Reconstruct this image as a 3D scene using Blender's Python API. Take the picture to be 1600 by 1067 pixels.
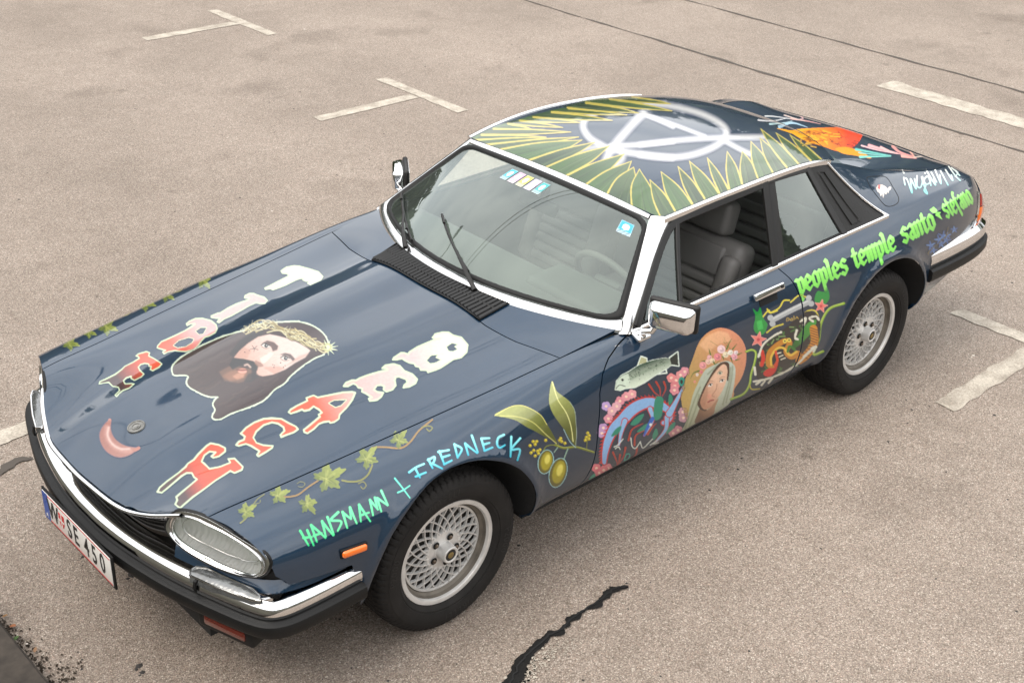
CAM_EXACT=(2.34062,3.612348,3.165863,-2.32594385,-0.501994619,0.0371628288)
EXPOSURE=0.46
import bpy, bmesh, math, random
import numpy as np
from mathutils import Vector, Matrix
from mathutils.geometry import delaunay_2d_cdt
from mathutils.bvhtree import BVHTree
random.seed(7); RNG=np.random.default_rng(7)
scene=bpy.context.scene; COL=scene.collection
for o in list(bpy.data.objects): bpy.data.objects.remove(o)

# ------------------------------------------------------------------ camera
FPX=2007.71; CW,CH=1600,1067
CAMP=np.array([2.341,3.612,3.166]); YAW,PITCH,ROLL=-2.3258,-0.5022,0.0372
CAMP=np.array(CAM_EXACT[:3]); YAW,PITCH,ROLL=CAM_EXACT[3:]
fw=np.array([math.cos(PITCH)*math.cos(YAW),math.cos(PITCH)*math.sin(YAW),math.sin(PITCH)])
rt=np.cross(fw,[0,0,1]); rt/=np.linalg.norm(rt); up=np.cross(rt,fw)
RT=math.cos(ROLL)*rt+math.sin(ROLL)*up; UP=-math.sin(ROLL)*rt+math.cos(ROLL)*up
cd=bpy.data.cameras.new('camera'); cam=bpy.data.objects.new('camera',cd); COL.objects.link(cam)
cd.sensor_fit='HORIZONTAL'; cd.sensor_width=36; cd.lens=36*FPX/CW; cd.clip_start=.05; cd.clip_end=3000
M=Matrix(((RT[0],UP[0],-fw[0],CAMP[0]),(RT[1],UP[1],-fw[1],CAMP[1]),(RT[2],UP[2],-fw[2],CAMP[2]),(0,0,0,1)))
cam.matrix_world=M; scene.camera=cam
cd.dof.use_dof=True; cd.dof.focus_distance=5.2; cd.dof.aperture_fstop=9
def ray(px,py):
    px=np.asarray(px,float); py=np.asarray(py,float)
    return fw+np.multiply.outer((px-CW/2)/FPX,RT)-np.multiply.outer((py-CH/2)/FPX,UP)
def on_z(px,py,z=0.0):
    d=ray(px,py); t=(z-CAMP[2])/d[...,2]; return CAMP+d*t[...,None]

# ------------------------------------------------------------------ light
SUN_EL,SUN_AZ=math.radians(56),math.radians(352)      # azimuth of the direction towards the sun, from +x
world=bpy.data.worlds.new('World'); scene.world=world; world.use_nodes=True
nt=world.node_tree; nt.nodes.clear()
out=nt.nodes.new('ShaderNodeOutputWorld'); bg=nt.nodes.new('ShaderNodeBackground')
sky=nt.nodes.new('ShaderNodeTexSky'); sky.sky_type='NISHITA'; sky.sun_disc=False
sky.sun_elevation=SUN_EL; sky.sun_rotation=math.pi/2-SUN_AZ; sky.air_density=1.0; sky.dust_density=4.0; sky.ozone_density=1.0
# thin cloud cover: the sky's own light greyed, broken by soft cloud shapes
tc=nt.nodes.new('ShaderNodeTexCoord'); mp=nt.nodes.new('ShaderNodeMapping'); mp.inputs['Scale'].default_value=(1.2,1.2,3.2)
nz=nt.nodes.new('ShaderNodeTexNoise'); nz.inputs['Scale'].default_value=1.7; nz.inputs['Detail'].default_value=6; nz.inputs['Roughness'].default_value=.55
rp=nt.nodes.new('ShaderNodeValToRGB'); rp.color_ramp.elements[0].position=.36; rp.color_ramp.elements[0].color=(.55,.55,.55,1); rp.color_ramp.elements[1].position=.66; rp.color_ramp.elements[1].color=(1,1,1,1)
mx=nt.nodes.new('ShaderNodeMixRGB'); mx.inputs[2].default_value=(12.3,12.25,12.1,1)
nt.links.new(tc.outputs['Generated'],mp.inputs[0]); nt.links.new(mp.outputs[0],nz.inputs['Vector']); nt.links.new(nz.outputs['Fac'],rp.inputs[0])
nt.links.new(rp.outputs[0],mx.inputs[0]); nt.links.new(sky.outputs[0],mx.inputs[1]); nt.links.new(mx.outputs[0],bg.inputs[0])
bg.inputs[1].default_value=.15; nt.links.new(bg.outputs[0],out.inputs[0])
sl=bpy.data.lights.new('sun','SUN'); sun=bpy.data.objects.new('sun',sl); COL.objects.link(sun)
sl.energy=1.1; sl.angle=math.radians(28); sl.color=(1,.92,.82)
sd=Vector((math.cos(SUN_EL)*math.cos(SUN_AZ),math.cos(SUN_EL)*math.sin(SUN_AZ),math.sin(SUN_EL)))
sun.rotation_euler=sd.to_track_quat('Z','Y').to_euler(); sun.location=sd*30
scene.view_settings.view_transform='Standard'; scene.view_settings.look='None'; scene.view_settings.gamma=1; scene.view_settings.use_curve_mapping=False
scene.view_settings.exposure=EXPOSURE
scene.render.engine='CYCLES'; scene.render.resolution_x=1024; scene.render.resolution_y=682

# ------------------------------------------------------------------ materials
MATS={}
def mat(name,col,rough=.5,metal=0,coat=0,spec=.5,bump=0,bscale=200,var=0,vscale=8,coat_rough=.03,trans=None):
    if name in MATS: return MATS[name]
    m=bpy.data.materials.new(name); m.use_nodes=True; n=m.node_tree; b=n.nodes['Principled BSDF']
    b.inputs['Base Color'].default_value=(*col,1); b.inputs['Roughness'].default_value=rough; b.inputs['Metallic'].default_value=metal
    b.inputs['Coat Weight'].default_value=coat; b.inputs['Coat Roughness'].default_value=coat_rough; b.inputs['Specular IOR Level'].default_value=spec
    if var or bump:
        t=n.nodes.new('ShaderNodeTexCoord')
    if var:
        z=n.nodes.new('ShaderNodeTexNoise'); z.inputs['Scale'].default_value=vscale; z.inputs['Detail'].default_value=5
        n.links.new(t.outputs['Object'],z.inputs['Vector'])
        r=n.nodes.new('ShaderNodeMapRange'); r.inputs[3].default_value=1-var; r.inputs[4].default_value=1+var; r.inputs[1].default_value=.25; r.inputs[2].default_value=.75
        n.links.new(z.outputs['Fac'],r.inputs[0])
        x=n.nodes.new('ShaderNodeVectorMath'); x.operation='SCALE'; x.inputs[0].default_value=col
        n.links.new(r.outputs[0],x.inputs['Scale']); n.links.new(x.outputs[0],b.inputs['Base Color'])
    if bump:
        z2=n.nodes.new('ShaderNodeTexNoise'); z2.inputs['Scale'].default_value=bscale; z2.inputs['Detail'].default_value=3
        n.links.new(t.outputs['Object'],z2.inputs['Vector'])
        bp=n.nodes.new('ShaderNodeBump'); bp.inputs['Strength'].default_value=bump; bp.inputs['Distance'].default_value=.002
        n.links.new(z2.outputs['Fac'],bp.inputs['Height']); n.links.new(bp.outputs[0],b.inputs['Normal'])
    MATS[name]=m; return m
COAT_IOR=1.62
PAINT=mat('blue_car_paint',(.0065,.0265,.056),rough=.40,metal=.35,coat=1,spec=.25,coat_rough=.02,var=.12,vscale=3)
PAINT.node_tree.nodes['Principled BSDF'].inputs['Coat IOR'].default_value=COAT_IOR
CHROME=mat('chrome',(.80,.80,.80),rough=.06,metal=1,var=.05,vscale=30)
BRIGHT=mat('bright_trim',(.83,.83,.83),rough=.22,metal=1)
RUBBER=mat('black_rubber',(.006,.006,.006),rough=.55,spec=.3,bump=.15,bscale=600)
BUMPRUB=mat('bumper_rubber',(.007,.007,.007),rough=.5,spec=.28,bump=.25,bscale=900,var=.2,vscale=12)
SATIN=mat('satin_black_frame',(.011,.0105,.010),spec=.35,rough=.42,bump=.1,bscale=900)
VINYL=mat('black_vinyl_panel',(.010,.0095,.009),spec=.35,rough=.5,bump=.4,bscale=700)
TYRE=mat('tyre_rubber',(.0130,.0115,.0104),rough=.78,spec=.3,bump=.3,bscale=350,var=.35,vscale=14)
ALLOY=mat('silver_alloy',(.66,.645,.62),rough=.38,metal=.45,var=.12,vscale=25)
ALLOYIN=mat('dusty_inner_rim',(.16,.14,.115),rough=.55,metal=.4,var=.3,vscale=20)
NUT=mat('lug_nut_metal',(.16,.125,.095),rough=.4,metal=.8)
DARK=mat('dark_cavity',(.006,.006,.006),rough=.9)
LEATHER=mat('black_leather',(.165,.156,.146),rough=.55,var=.12,vscale=6)
DASH=mat('dashboard_vinyl',(.13,.135,.125),rough=.6)
CARPET=mat('grey_carpet',(.03,.03,.03),rough=.95,bump=.6,bscale=900)
ORANGE=mat('orange_lens',(.85,.16,.008),rough=.12,coat=1)
REDLENS=mat('red_lens',(.30,.012,.006),rough=.12,coat=1)
BROWNLENS=mat('brown_red_lens',(.12,.02,.012),rough=.2,coat=1)
WHITEP=mat('plate_white',(.72,.70,.66),rough=.35,coat=.3)
BLUEP=mat('plate_blue',(.015,.07,.33),rough=.35,coat=.3)
BLACKP=mat('plate_black',(.012,.012,.012),rough=.4)
REDP=mat('plate_red',(.55,.02,.02),rough=.4)
GOLD=mat('gold_badge',(.35,.27,.12),rough=.35,metal=.9)
PEWTER=mat('pewter_badge',(.22,.215,.20),rough=.35,metal=.85,var=.3,vscale=60)

# car paint: faint dust and slightly uneven clear coat
_n=PAINT.node_tree; _b=_n.nodes['Principled BSDF']; _t=_n.nodes.new('ShaderNodeTexCoord'); _z=_n.nodes.new('ShaderNodeTexNoise'); _z.inputs['Scale'].default_value=7; _z.inputs['Detail'].default_value=9; _z.inputs['Roughness'].default_value=.7
_r=_n.nodes.new('ShaderNodeMapRange'); _r.inputs[1].default_value=.35; _r.inputs[2].default_value=.75; _r.inputs[3].default_value=.012; _r.inputs[4].default_value=.10; _n.links.new(_t.outputs['Object'],_z.inputs['Vector']); _n.links.new(_z.outputs['Fac'],_r.inputs[0]); _n.links.new(_r.outputs[0],_b.inputs['Coat Roughness'])
_d=_n.nodes.new('ShaderNodeTexNoise'); _d.inputs['Scale'].default_value=420; _d.inputs['Detail'].default_value=2; _n.links.new(_t.outputs['Object'],_d.inputs['Vector'])
_q=_n.nodes.new('ShaderNodeMapRange'); _q.inputs[1].default_value=.66; _q.inputs[2].default_value=.80; _q.inputs[3].default_value=0; _q.inputs[4].default_value=.35; _n.links.new(_d.outputs['Fac'],_q.inputs[0])
_src=_b.inputs['Base Color'].links[0].from_socket; _x=_n.nodes.new('ShaderNodeMixRGB'); _x.inputs[2].default_value=(.16,.14,.12,1); _n.links.new(_q.outputs[0],_x.inputs[0]); _n.links.new(_src,_x.inputs[1]); _n.links.new(_x.outputs[0],_b.inputs['Base Color'])
_w=_n.nodes.new('ShaderNodeTexNoise'); _w.inputs['Scale'].default_value=3.2; _w.inputs['Detail'].default_value=1; _n.links.new(_t.outputs['Object'],_w.inputs['Vector']); _k=_n.nodes.new('ShaderNodeBump'); _k.inputs['Strength'].default_value=.05; _k.inputs['Distance'].default_value=.02; _n.links.new(_w.outputs['Fac'],_k.inputs['Height']); _n.links.new(_k.outputs[0],_b.inputs['Coat Normal'])
def glass(name,tint,rough=0.0,refl=1.0,veil=.02):
    m=bpy.data.materials.new(name); m.use_nodes=True; n=m.node_tree; n.nodes.clear()
    o=n.nodes.new('ShaderNodeOutputMaterial'); a=n.nodes.new('ShaderNodeBsdfTransparent'); a.inputs[0].default_value=(*tint,1)
    g=n.nodes.new('ShaderNodeBsdfGlossy'); g.inputs['Roughness'].default_value=rough; g.inputs[0].default_value=(.93,1,.96,1)
    fr=n.nodes.new('ShaderNodeFresnel'); fr.inputs[0].default_value=1.62
    mu=n.nodes.new('ShaderNodeMath'); mu.operation='MULTIPLY'; mu.inputs[1].default_value=refl; mu.use_clamp=True
    mix=n.nodes.new('ShaderNodeMixShader'); n.links.new(fr.outputs[0],mu.inputs[0]); n.links.new(mu.outputs[0],mix.inputs[0])
    n.links.new(a.outputs[0],mix.inputs[1]); n.links.new(g.outputs[0],mix.inputs[2])
    df=n.nodes.new('ShaderNodeBsdfDiffuse'); df.inputs[0].default_value=(.60,.70,.64,1); m2=n.nodes.new('ShaderNodeMixShader'); m2.inputs[0].default_value=veil  # pale green diffuse layer imitates the milky sky reflection on the glass
    n.links.new(mix.outputs[0],m2.inputs[1]); n.links.new(df.outputs[0],m2.inputs[2]); n.links.new(m2.outputs[0],o.inputs[0])
    return m
GLASS=glass('tinted_window_glass',(.80,.90,.84),refl=2.0,veil=.04)
SIDEGLASS=glass('side_window_glass',(.5,.6,.55),refl=1.8)
LENS=glass('clear_lamp_glass',(.97,.97,.97),rough=.02,refl=.7,veil=.05)

# ------------------------------------------------------------------ object helpers
def new_obj(name,verts,faces,material=None,parent=None,smooth=False,normals=None):
    me=bpy.data.meshes.new(name); me.from_pydata([tuple(map(float,v)) for v in verts],[],[tuple(map(int,f)) for f in faces]); me.update()
    if smooth: me.polygons.foreach_set('use_smooth',[True]*len(me.polygons))
    if material: me.materials.append(material)
    if normals is not None: me.normals_split_custom_set_from_vertices([tuple(map(float,q)) for q in normals])
    o=bpy.data.objects.new(name,me); COL.objects.link(o)
    if parent: o.parent=parent
    return o
def from_bm(name,bm,material=None,parent=None,smooth=False,angle=None):
    me=bpy.data.meshes.new(name); bm.normal_update(); bm.to_mesh(me); bm.free()
    if smooth:
        me.polygons.foreach_set('use_smooth',[True]*len(me.polygons))
        if angle: me.set_sharp_from_angle(angle=math.radians(angle))
    if material: me.materials.append(material)
    o=bpy.data.objects.new(name,me); COL.objects.link(o)
    if parent: o.parent=parent
    return o
def tag(o,label=None,cat=None,group=None,kind=None):
    if label: o['label']=label
    if cat: o['category']=cat
    if group: o['group']=group
    if kind: o['kind']=kind
    return o
def empty(name,parent=None,loc=(0,0,0)):
    o=bpy.data.objects.new(name,None); COL.objects.link(o); o.location=loc; o.empty_display_size=.1
    if parent: o.parent=parent
    return o
def bm_box(bm,lo,hi,mat4=None):
    vs=[bm.verts.new(Vector((x,y,z))) for x in (lo[0],hi[0]) for y in (lo[1],hi[1]) for z in (lo[2],hi[2])]
    if mat4 is not None:
        for q in vs: q.co=mat4@q.co
    for f in ((0,1,3,2),(4,6,7,5),(0,4,5,1),(2,3,7,6),(0,2,6,4),(1,5,7,3)): bm.faces.new([vs[i] for i in f])
    return vs
def box(name,lo,hi,material,parent=None,bevel=0,mat4=None,seg=2,smooth=True):
    bm=bmesh.new(); bm_box(bm,lo,hi,mat4); bmesh.ops.recalc_face_normals(bm,faces=bm.faces)
    if bevel: bmesh.ops.bevel(bm,geom=list(bm.edges),offset=bevel,segments=seg,profile=.5,affect='EDGES')
    return from_bm(name,bm,material,parent,smooth=bool(bevel) and smooth,angle=40)
def frames(path,closed=False,upv=(0,0,1)):
    P=np.asarray(path,float); n=len(P); T=np.empty_like(P)
    for i in range(n):
        a=P[(i-1)%n] if closed or i>0 else P[i]; b=P[(i+1)%n] if closed or i<n-1 else P[i]
        T[i]=(b-a)/max(np.linalg.norm(b-a),1e-9)
    S=np.cross(T,np.broadcast_to(upv,P.shape)); S/=np.maximum(np.linalg.norm(S,axis=1,keepdims=True),1e-9); U=np.cross(S,T)
    return P,T,S,U
def sweep(name,path,profile,material,parent=None,closed=False,upv=(0,0,1),smooth=True,angle=35,caps=True,scale=None):
    """profile: list of (side,up) offsets, a closed loop."""
    P,T,S,U=frames(path,closed,upv); k=len(profile); V=[];F=[]
    for i in range(len(P)):
        s=1 if scale is None else scale[i]
        for a,b in profile: V.append(P[i]+S[i]*a*s+U[i]*b*s)
    n=len(P)
    for i in range(n if closed else n-1):
        for j in range(k):
            F.append((i*k+j,i*k+(j+1)%k,((i+1)%n)*k+(j+1)%k,((i+1)%n)*k+j))
    if caps and not closed: F.append(tuple(range(k))[::-1]); F.append(tuple((n-1)*k+j for j in range(k)))
    o=new_obj(name,V,F,material,parent,smooth)
    bm=bmesh.new(); bm.from_mesh(o.data); bmesh.ops.recalc_face_normals(bm,faces=bm.faces); bm.to_mesh(o.data); bm.free()
    if smooth: o.data.set_sharp_from_angle(angle=math.radians(angle))
    return o
def circ_prof(r,n=8,ry=None): return [(r*math.cos(2*math.pi*i/n),(ry or r)*math.sin(2*math.pi*i/n)) for i in range(n)]
def tube(name,path,r,material,parent=None,n=8,upv=(0,0,1),closed=False,scale=None): return sweep(name,path,circ_prof(r,n),material,parent,closed,upv,True,60,True,scale)
def smoothpath(pts,n=12,closed=False):
    P=np.asarray(pts,float); N=len(P); out=[]
    for i in range(N if closed else N-1):
        p0=P[(i-1)%N] if closed or i>0 else 2*P[0]-P[1]; p1=P[i]; p2=P[(i+1)%N]; p3=P[(i+2)%N] if closed or i<N-2 else 2*P[-1]-P[-2]
        for t in np.linspace(0,1,n,endpoint=False):
            out.append(.5*((2*p1)+(-p0+p2)*t+(2*p0-5*p1+4*p2-p3)*t*t+(-p0+3*p1-3*p2+p3)*t**3))
    if not closed: out.append(P[-1])
    return np.array(out)
def lathe_y(name,profile,material,parent=None,seg=96,smooth=True,angle=35,centre=(0,0,0)):
    """profile (radius, y): revolve round the y axis."""
    k=len(profile); V=[];F=[]
    for i in range(seg):
        a=2*math.pi*i/seg
        for r,y in profile: V.append((centre[0]+r*math.cos(a),centre[1]+y,centre[2]+r*math.sin(a)))
    for i in range(seg):
        for j in range(k-1): F.append((i*k+j,((i+1)%seg)*k+j,((i+1)%seg)*k+j+1,i*k+j+1))
    o=new_obj(name,V,F,material,parent,smooth)
    bm=bmesh.new(); bm.from_mesh(o.data); bmesh.ops.remove_doubles(bm,verts=bm.verts,dist=1e-6); bmesh.ops.recalc_face_normals(bm,faces=bm.faces); bm.to_mesh(o.data); bm.free()
    if smooth: o.data.set_sharp_from_angle(angle=math.radians(angle))
    return o
def prism(name,poly,origin,ax,ay,depth,material,parent=None,bevel=0,both=False):
    """flat polygon in the plane (origin, ax, ay), thickened by depth along ax x ay."""
    o0=Vector(origin); ax=Vector(ax); ay=Vector(ay); nn=ax.cross(ay).normalized()
    bm=bmesh.new(); vs=[bm.verts.new(o0+ax*p[0]+ay*p[1]) for p in poly]; f=bm.faces.new(vs)
    r=bmesh.ops.extrude_face_region(bm,geom=[f]); ev=[g for g in r['geom'] if isinstance(g,bmesh.types.BMVert)]
    bmesh.ops.translate(bm,verts=ev,vec=nn*depth); bmesh.ops.recalc_face_normals(bm,faces=bm.faces)
    if bevel: bmesh.ops.bevel(bm,geom=list(bm.edges),offset=bevel,segments=2,profile=.5,affect='EDGES')
    return from_bm(name,bm,material,parent,smooth=bool(bevel),angle=40)
# ================================================================== the car's surfaces
def nspline(xk,yk):
    xk=np.asarray(xk,float); yk=np.asarray(yk,float); o=np.argsort(xk); xk=xk[o]; yk=yk[o]; n=len(xk); h=np.diff(xk)
    A=np.eye(n); b=np.zeros(n)
    for i in range(1,n-1):
        A[i,i-1]=h[i-1]; A[i,i]=2*(h[i-1]+h[i]); A[i,i+1]=h[i]; b[i]=6*((yk[i+1]-yk[i])/h[i]-(yk[i]-yk[i-1])/h[i-1])
    m=np.linalg.solve(A,b)
    def f(x):
        x=np.clip(np.asarray(x,float),xk[0],xk[-1]); i=np.clip(np.searchsorted(xk,x)-1,0,n-2); t=x-xk[i]; hh=h[i]
        return (m[i]*(hh-t)**3+m[i+1]*t**3)/(6*hh)+(yk[i]/hh-m[i]*hh/6)*(hh-t)+(yk[i+1]/hh-m[i+1]*hh/6)*t
    return f
class Loft:
    def __init__(s,xs,Y,Z,corners=(),end_flat=True):
        s.n=len(Y); s.Y=[nspline(xs,y if np.ndim(y) else [y]*len(xs)) for y in Y]; s.Z=[nspline(xs,z if np.ndim(z) else [z]*len(xs)) for z in Z]; s.c=set(corners); s.flat=end_flat
    def __call__(s,x,v):
        x=np.asarray(x,float); v=np.clip(np.asarray(v,float),0,s.n-1); x,v=np.broadcast_arrays(x,v)
        Q=np.stack([np.stack([f(x) for f in s.Y]),np.stack([f(x) for f in s.Z])],-1)     # k,...,2
        k=np.clip(np.floor(v).astype(int),0,s.n-2); t=(v-k)[...,None]
        def g(i): return np.take_along_axis(Q,np.clip(i,0,s.n-1)[None,...,None].repeat(2,-1),0)[0]
        p0,p1,p2,p3=g(k-1),g(k),g(k+1),g(k+2)
        h0=np.linalg.norm(p1-p0,axis=-1,keepdims=True)+1e-9; h1=np.linalg.norm(p2-p1,axis=-1,keepdims=True)+1e-9; h2=np.linalg.norm(p3-p2,axis=-1,keepdims=True)+1e-9
        d0=(p1-p0)/h0; d1=(p2-p1)/h1; d2=(p3-p2)/h2
        m1=(d0*h1+d1*h0)/(h0+h1); m2=(d1*h2+d2*h1)/(h1+h2)
        c1=np.isin(k,list(s.c|{0}))[...,None]; c2=np.isin(k+1,list(s.c))[...,None]
        m1=np.where(c1,d1,m1); m2=np.where(c2,d1,m2)
        last=(k+1==s.n-1)[...,None]
        if s.flat: m2=np.where(last,np.concatenate([-np.ones_like(m2[...,:1]),np.zeros_like(m2[...,:1])],-1),m2)
        m1=m1*h1; m2=m2*h1
        q=(2*t**3-3*t**2+1)*p1+(t**3-2*t**2+t)*m1+(-2*t**3+3*t**2)*p2+(t**3-t**2)*m2
        return np.stack([x,q[...,0],q[...,1]],-1)
XF=[ 1.0, .80, .60, .40, 0.0,-.35,-.66,-1.0,-1.3]
FRONT=Loft(XF,
 Y=[[.68,.735,.770,.785,.790,.785,.785,.785,.785],
    [.72,.775,.815,.832,.838,.833,.830,.830,.830],
    [.74,.800,.843,.866,.876,.875,.874,.874,.874],
    [.745,.806,.850,.872,.884,.882,.880,.880,.880],
    [.735,.797,.830,.852,.868,.866,.862,.861,.860],
    [.700,.755,.782,.798,.818,.824,.827,.828,.828],
    [.635,.676,.698,.716,.746,.766,.777,.782,.784],
    [.565,.594,.614,.634,.671,.701,.726,.750,.765],
    [.30,.31,.32,.33,.35,.37,.38,.39,.40],
    [.19,.19,.20,.21,.235,.255,.27,.28,.29],
    0.0],
 Z=[.255,.305,.41,
    [.50,.53,.545,.555,.570,.580,.585,.585,.585],
    [.575,.612,.626,.640,.668,.692,.712,.722,.724],
    [.618,.660,.682,.700,.738,.768,.792,.806,.810],
    [.645,.692,.712,.730,.768,.801,.832,.850,.854],
    [.650,.703,.722,.739,.775,.806,.836,.856,.862],
    [.598,.673,.719,.749,.797,.826,.855,.878,.884],
    [.609,.690,.740,.773,.823,.850,.876,.897,.900],
    [.610,.692,.742,.775,.825,.852,.878,.899,.903]])
XR=[-.6,-1.0,-1.31,-1.5,-1.76,-2.0,-2.2,-2.42,-2.56,-2.70,-2.85,-3.08,-3.3,-3.5,-3.64]
def rr(xk,yk): return list(np.asarray(nspline(xk,yk)(np.array(XR))))
xk=[-.6,-1.0,-1.6,-2.2,-2.7,-3.0,-3.3,-3.5,-3.64]
REAR=Loft(XR,
 Y=[rr(xk,[.785,.785,.785,.790,.79,.78,.765,.735,.70]),
    rr(xk,[.830,.830,.830,.835,.835,.822,.80,.765,.725]),
    rr(xk,[.874,.874,.874,.877,.872,.860,.832,.792,.745]),
    rr(xk,[.880,.880,.882,.886,.882,.868,.842,.800,.752]),
    rr(xk,[.862,.862,.865,.872,.872,.862,.840,.800,.752]),
    rr(xk,[.828,.828,.829,.834,.838,.838,.822,.775,.715]),
    rr(xk,[.777,.782,.782,.780,.785,.788,.780,.735,.66]),
    [.60,.60,.590,.610,.618,.607,.592,.575,.566,.560,.565,.608,.645,.610,.57],
    [.40,.40,.40,.40,.40,.40,.42,.46,.47,.475,.48,.50,.53,.50,.47],
    [.25]*15,0.0],
 Z=[rr(xk,[.255,.255,.255,.258,.27,.29,.31,.34,.36]),
    rr(xk,[.305,.305,.305,.31,.33,.345,.36,.39,.41]),
    rr(xk,[.41,.41,.41,.42,.44,.45,.46,.48,.49]),
    rr(xk,[.585,.585,.59,.60,.605,.605,.60,.60,.60]),
    rr(xk,[.712,.722,.724,.728,.732,.735,.735,.72,.68]),
    rr(xk,[.792,.806,.810,.820,.828,.834,.836,.808,.735]),
    rr(xk,[.836,.850,.857,.866,.878,.890,.896,.862,.785]),
    [1.10,1.13,1.158,1.178,1.190,1.186,1.172,1.138,1.098,1.048,.998,.948,.922,.882,.81],
    [1.0,1.0,1.0,1.0,1.0,1.0,1.0,1.02,1.0,.965,.945,.930,.915,.880,.82],
    [1.0,1.0,1.0,1.0,1.0,1.0,1.0,1.0,.975,.955,.945,.932,.918,.888,.83],
    [1.0,1.0,1.0,1.0,1.0,1.0,1.0,1.0,.975,.957,.948,.936,.922,.893,.835]],
 corners=(6,7))
WHEELX=(0.0,-2.591); AXZ=.313
def sstep(t): t=np.clip(t,0,1); return t*t*(3-2*t)
def flare(P):
    """pressed lip round the wheel openings"""
    P=P.copy(); x,y,z=P[...,0],P[...,1],P[...,2]
    for wx,R,zc in ((0.0,.380,.318),(-2.591,.392,.322)):
        d=np.hypot(x-wx,z-zc); b=np.where(z>.30,1,0)*np.exp(-((d-R-.012)/.026)**2)*.013
        b+=.006*sstep(1-(d-R)/.16)
        P[...,1]=P[...,1]+np.sign(y)*b*(np.abs(y)>.7)
    return P
def BODY(x,v):
    """front and rear lofts blended over the first part of the door"""
    x=np.asarray(x,float); v=np.asarray(v,float); x,v=np.broadcast_arrays(x,v)
    w=sstep((-.70-x)/.45)[...,None]; w=np.where((v>6)[...,None],(x<-.9)[...,None]*1.0,w)
    return flare(FRONT(x,v)*(1-w)+REAR(x,v)*w)
def HOODS(x,v): return flare(FRONT(x,v))
def REARS(x,v): return flare(REAR(x,v))
gx=[-1.2,-1.31,-1.5,-1.76,-2.0,-2.2,-2.42,-2.56,-2.75]
GY=nspline(gx,[.575,.590,.610,.618,.607,.592,.575,.566,.56]); GZ=nspline(gx,[1.143,1.158,1.178,1.190,1.186,1.172,1.138,1.10,1.05])
ZC=nspline([-1.2,-1.30,-1.5,-1.8,-2.1,-2.35,-2.5,-2.62,-2.75],[1.145,1.172,1.212,1.243,1.245,1.226,1.203,1.168,1.12])
def ROOF(x,s):
    """s in -1..1 across the roof, gutter to gutter"""
    x=np.asarray(x,float); s=np.asarray(s,float); a=np.abs(s)
    return np.stack([x+0*s,GY(x)*s,GZ(x)+.006+(ZC(x)-GZ(x)-.006)*(1-a**2.7)],-1)
def mirror(S): return lambda u,v: S(u,v)*np.array([1,-1,1.0])

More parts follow.
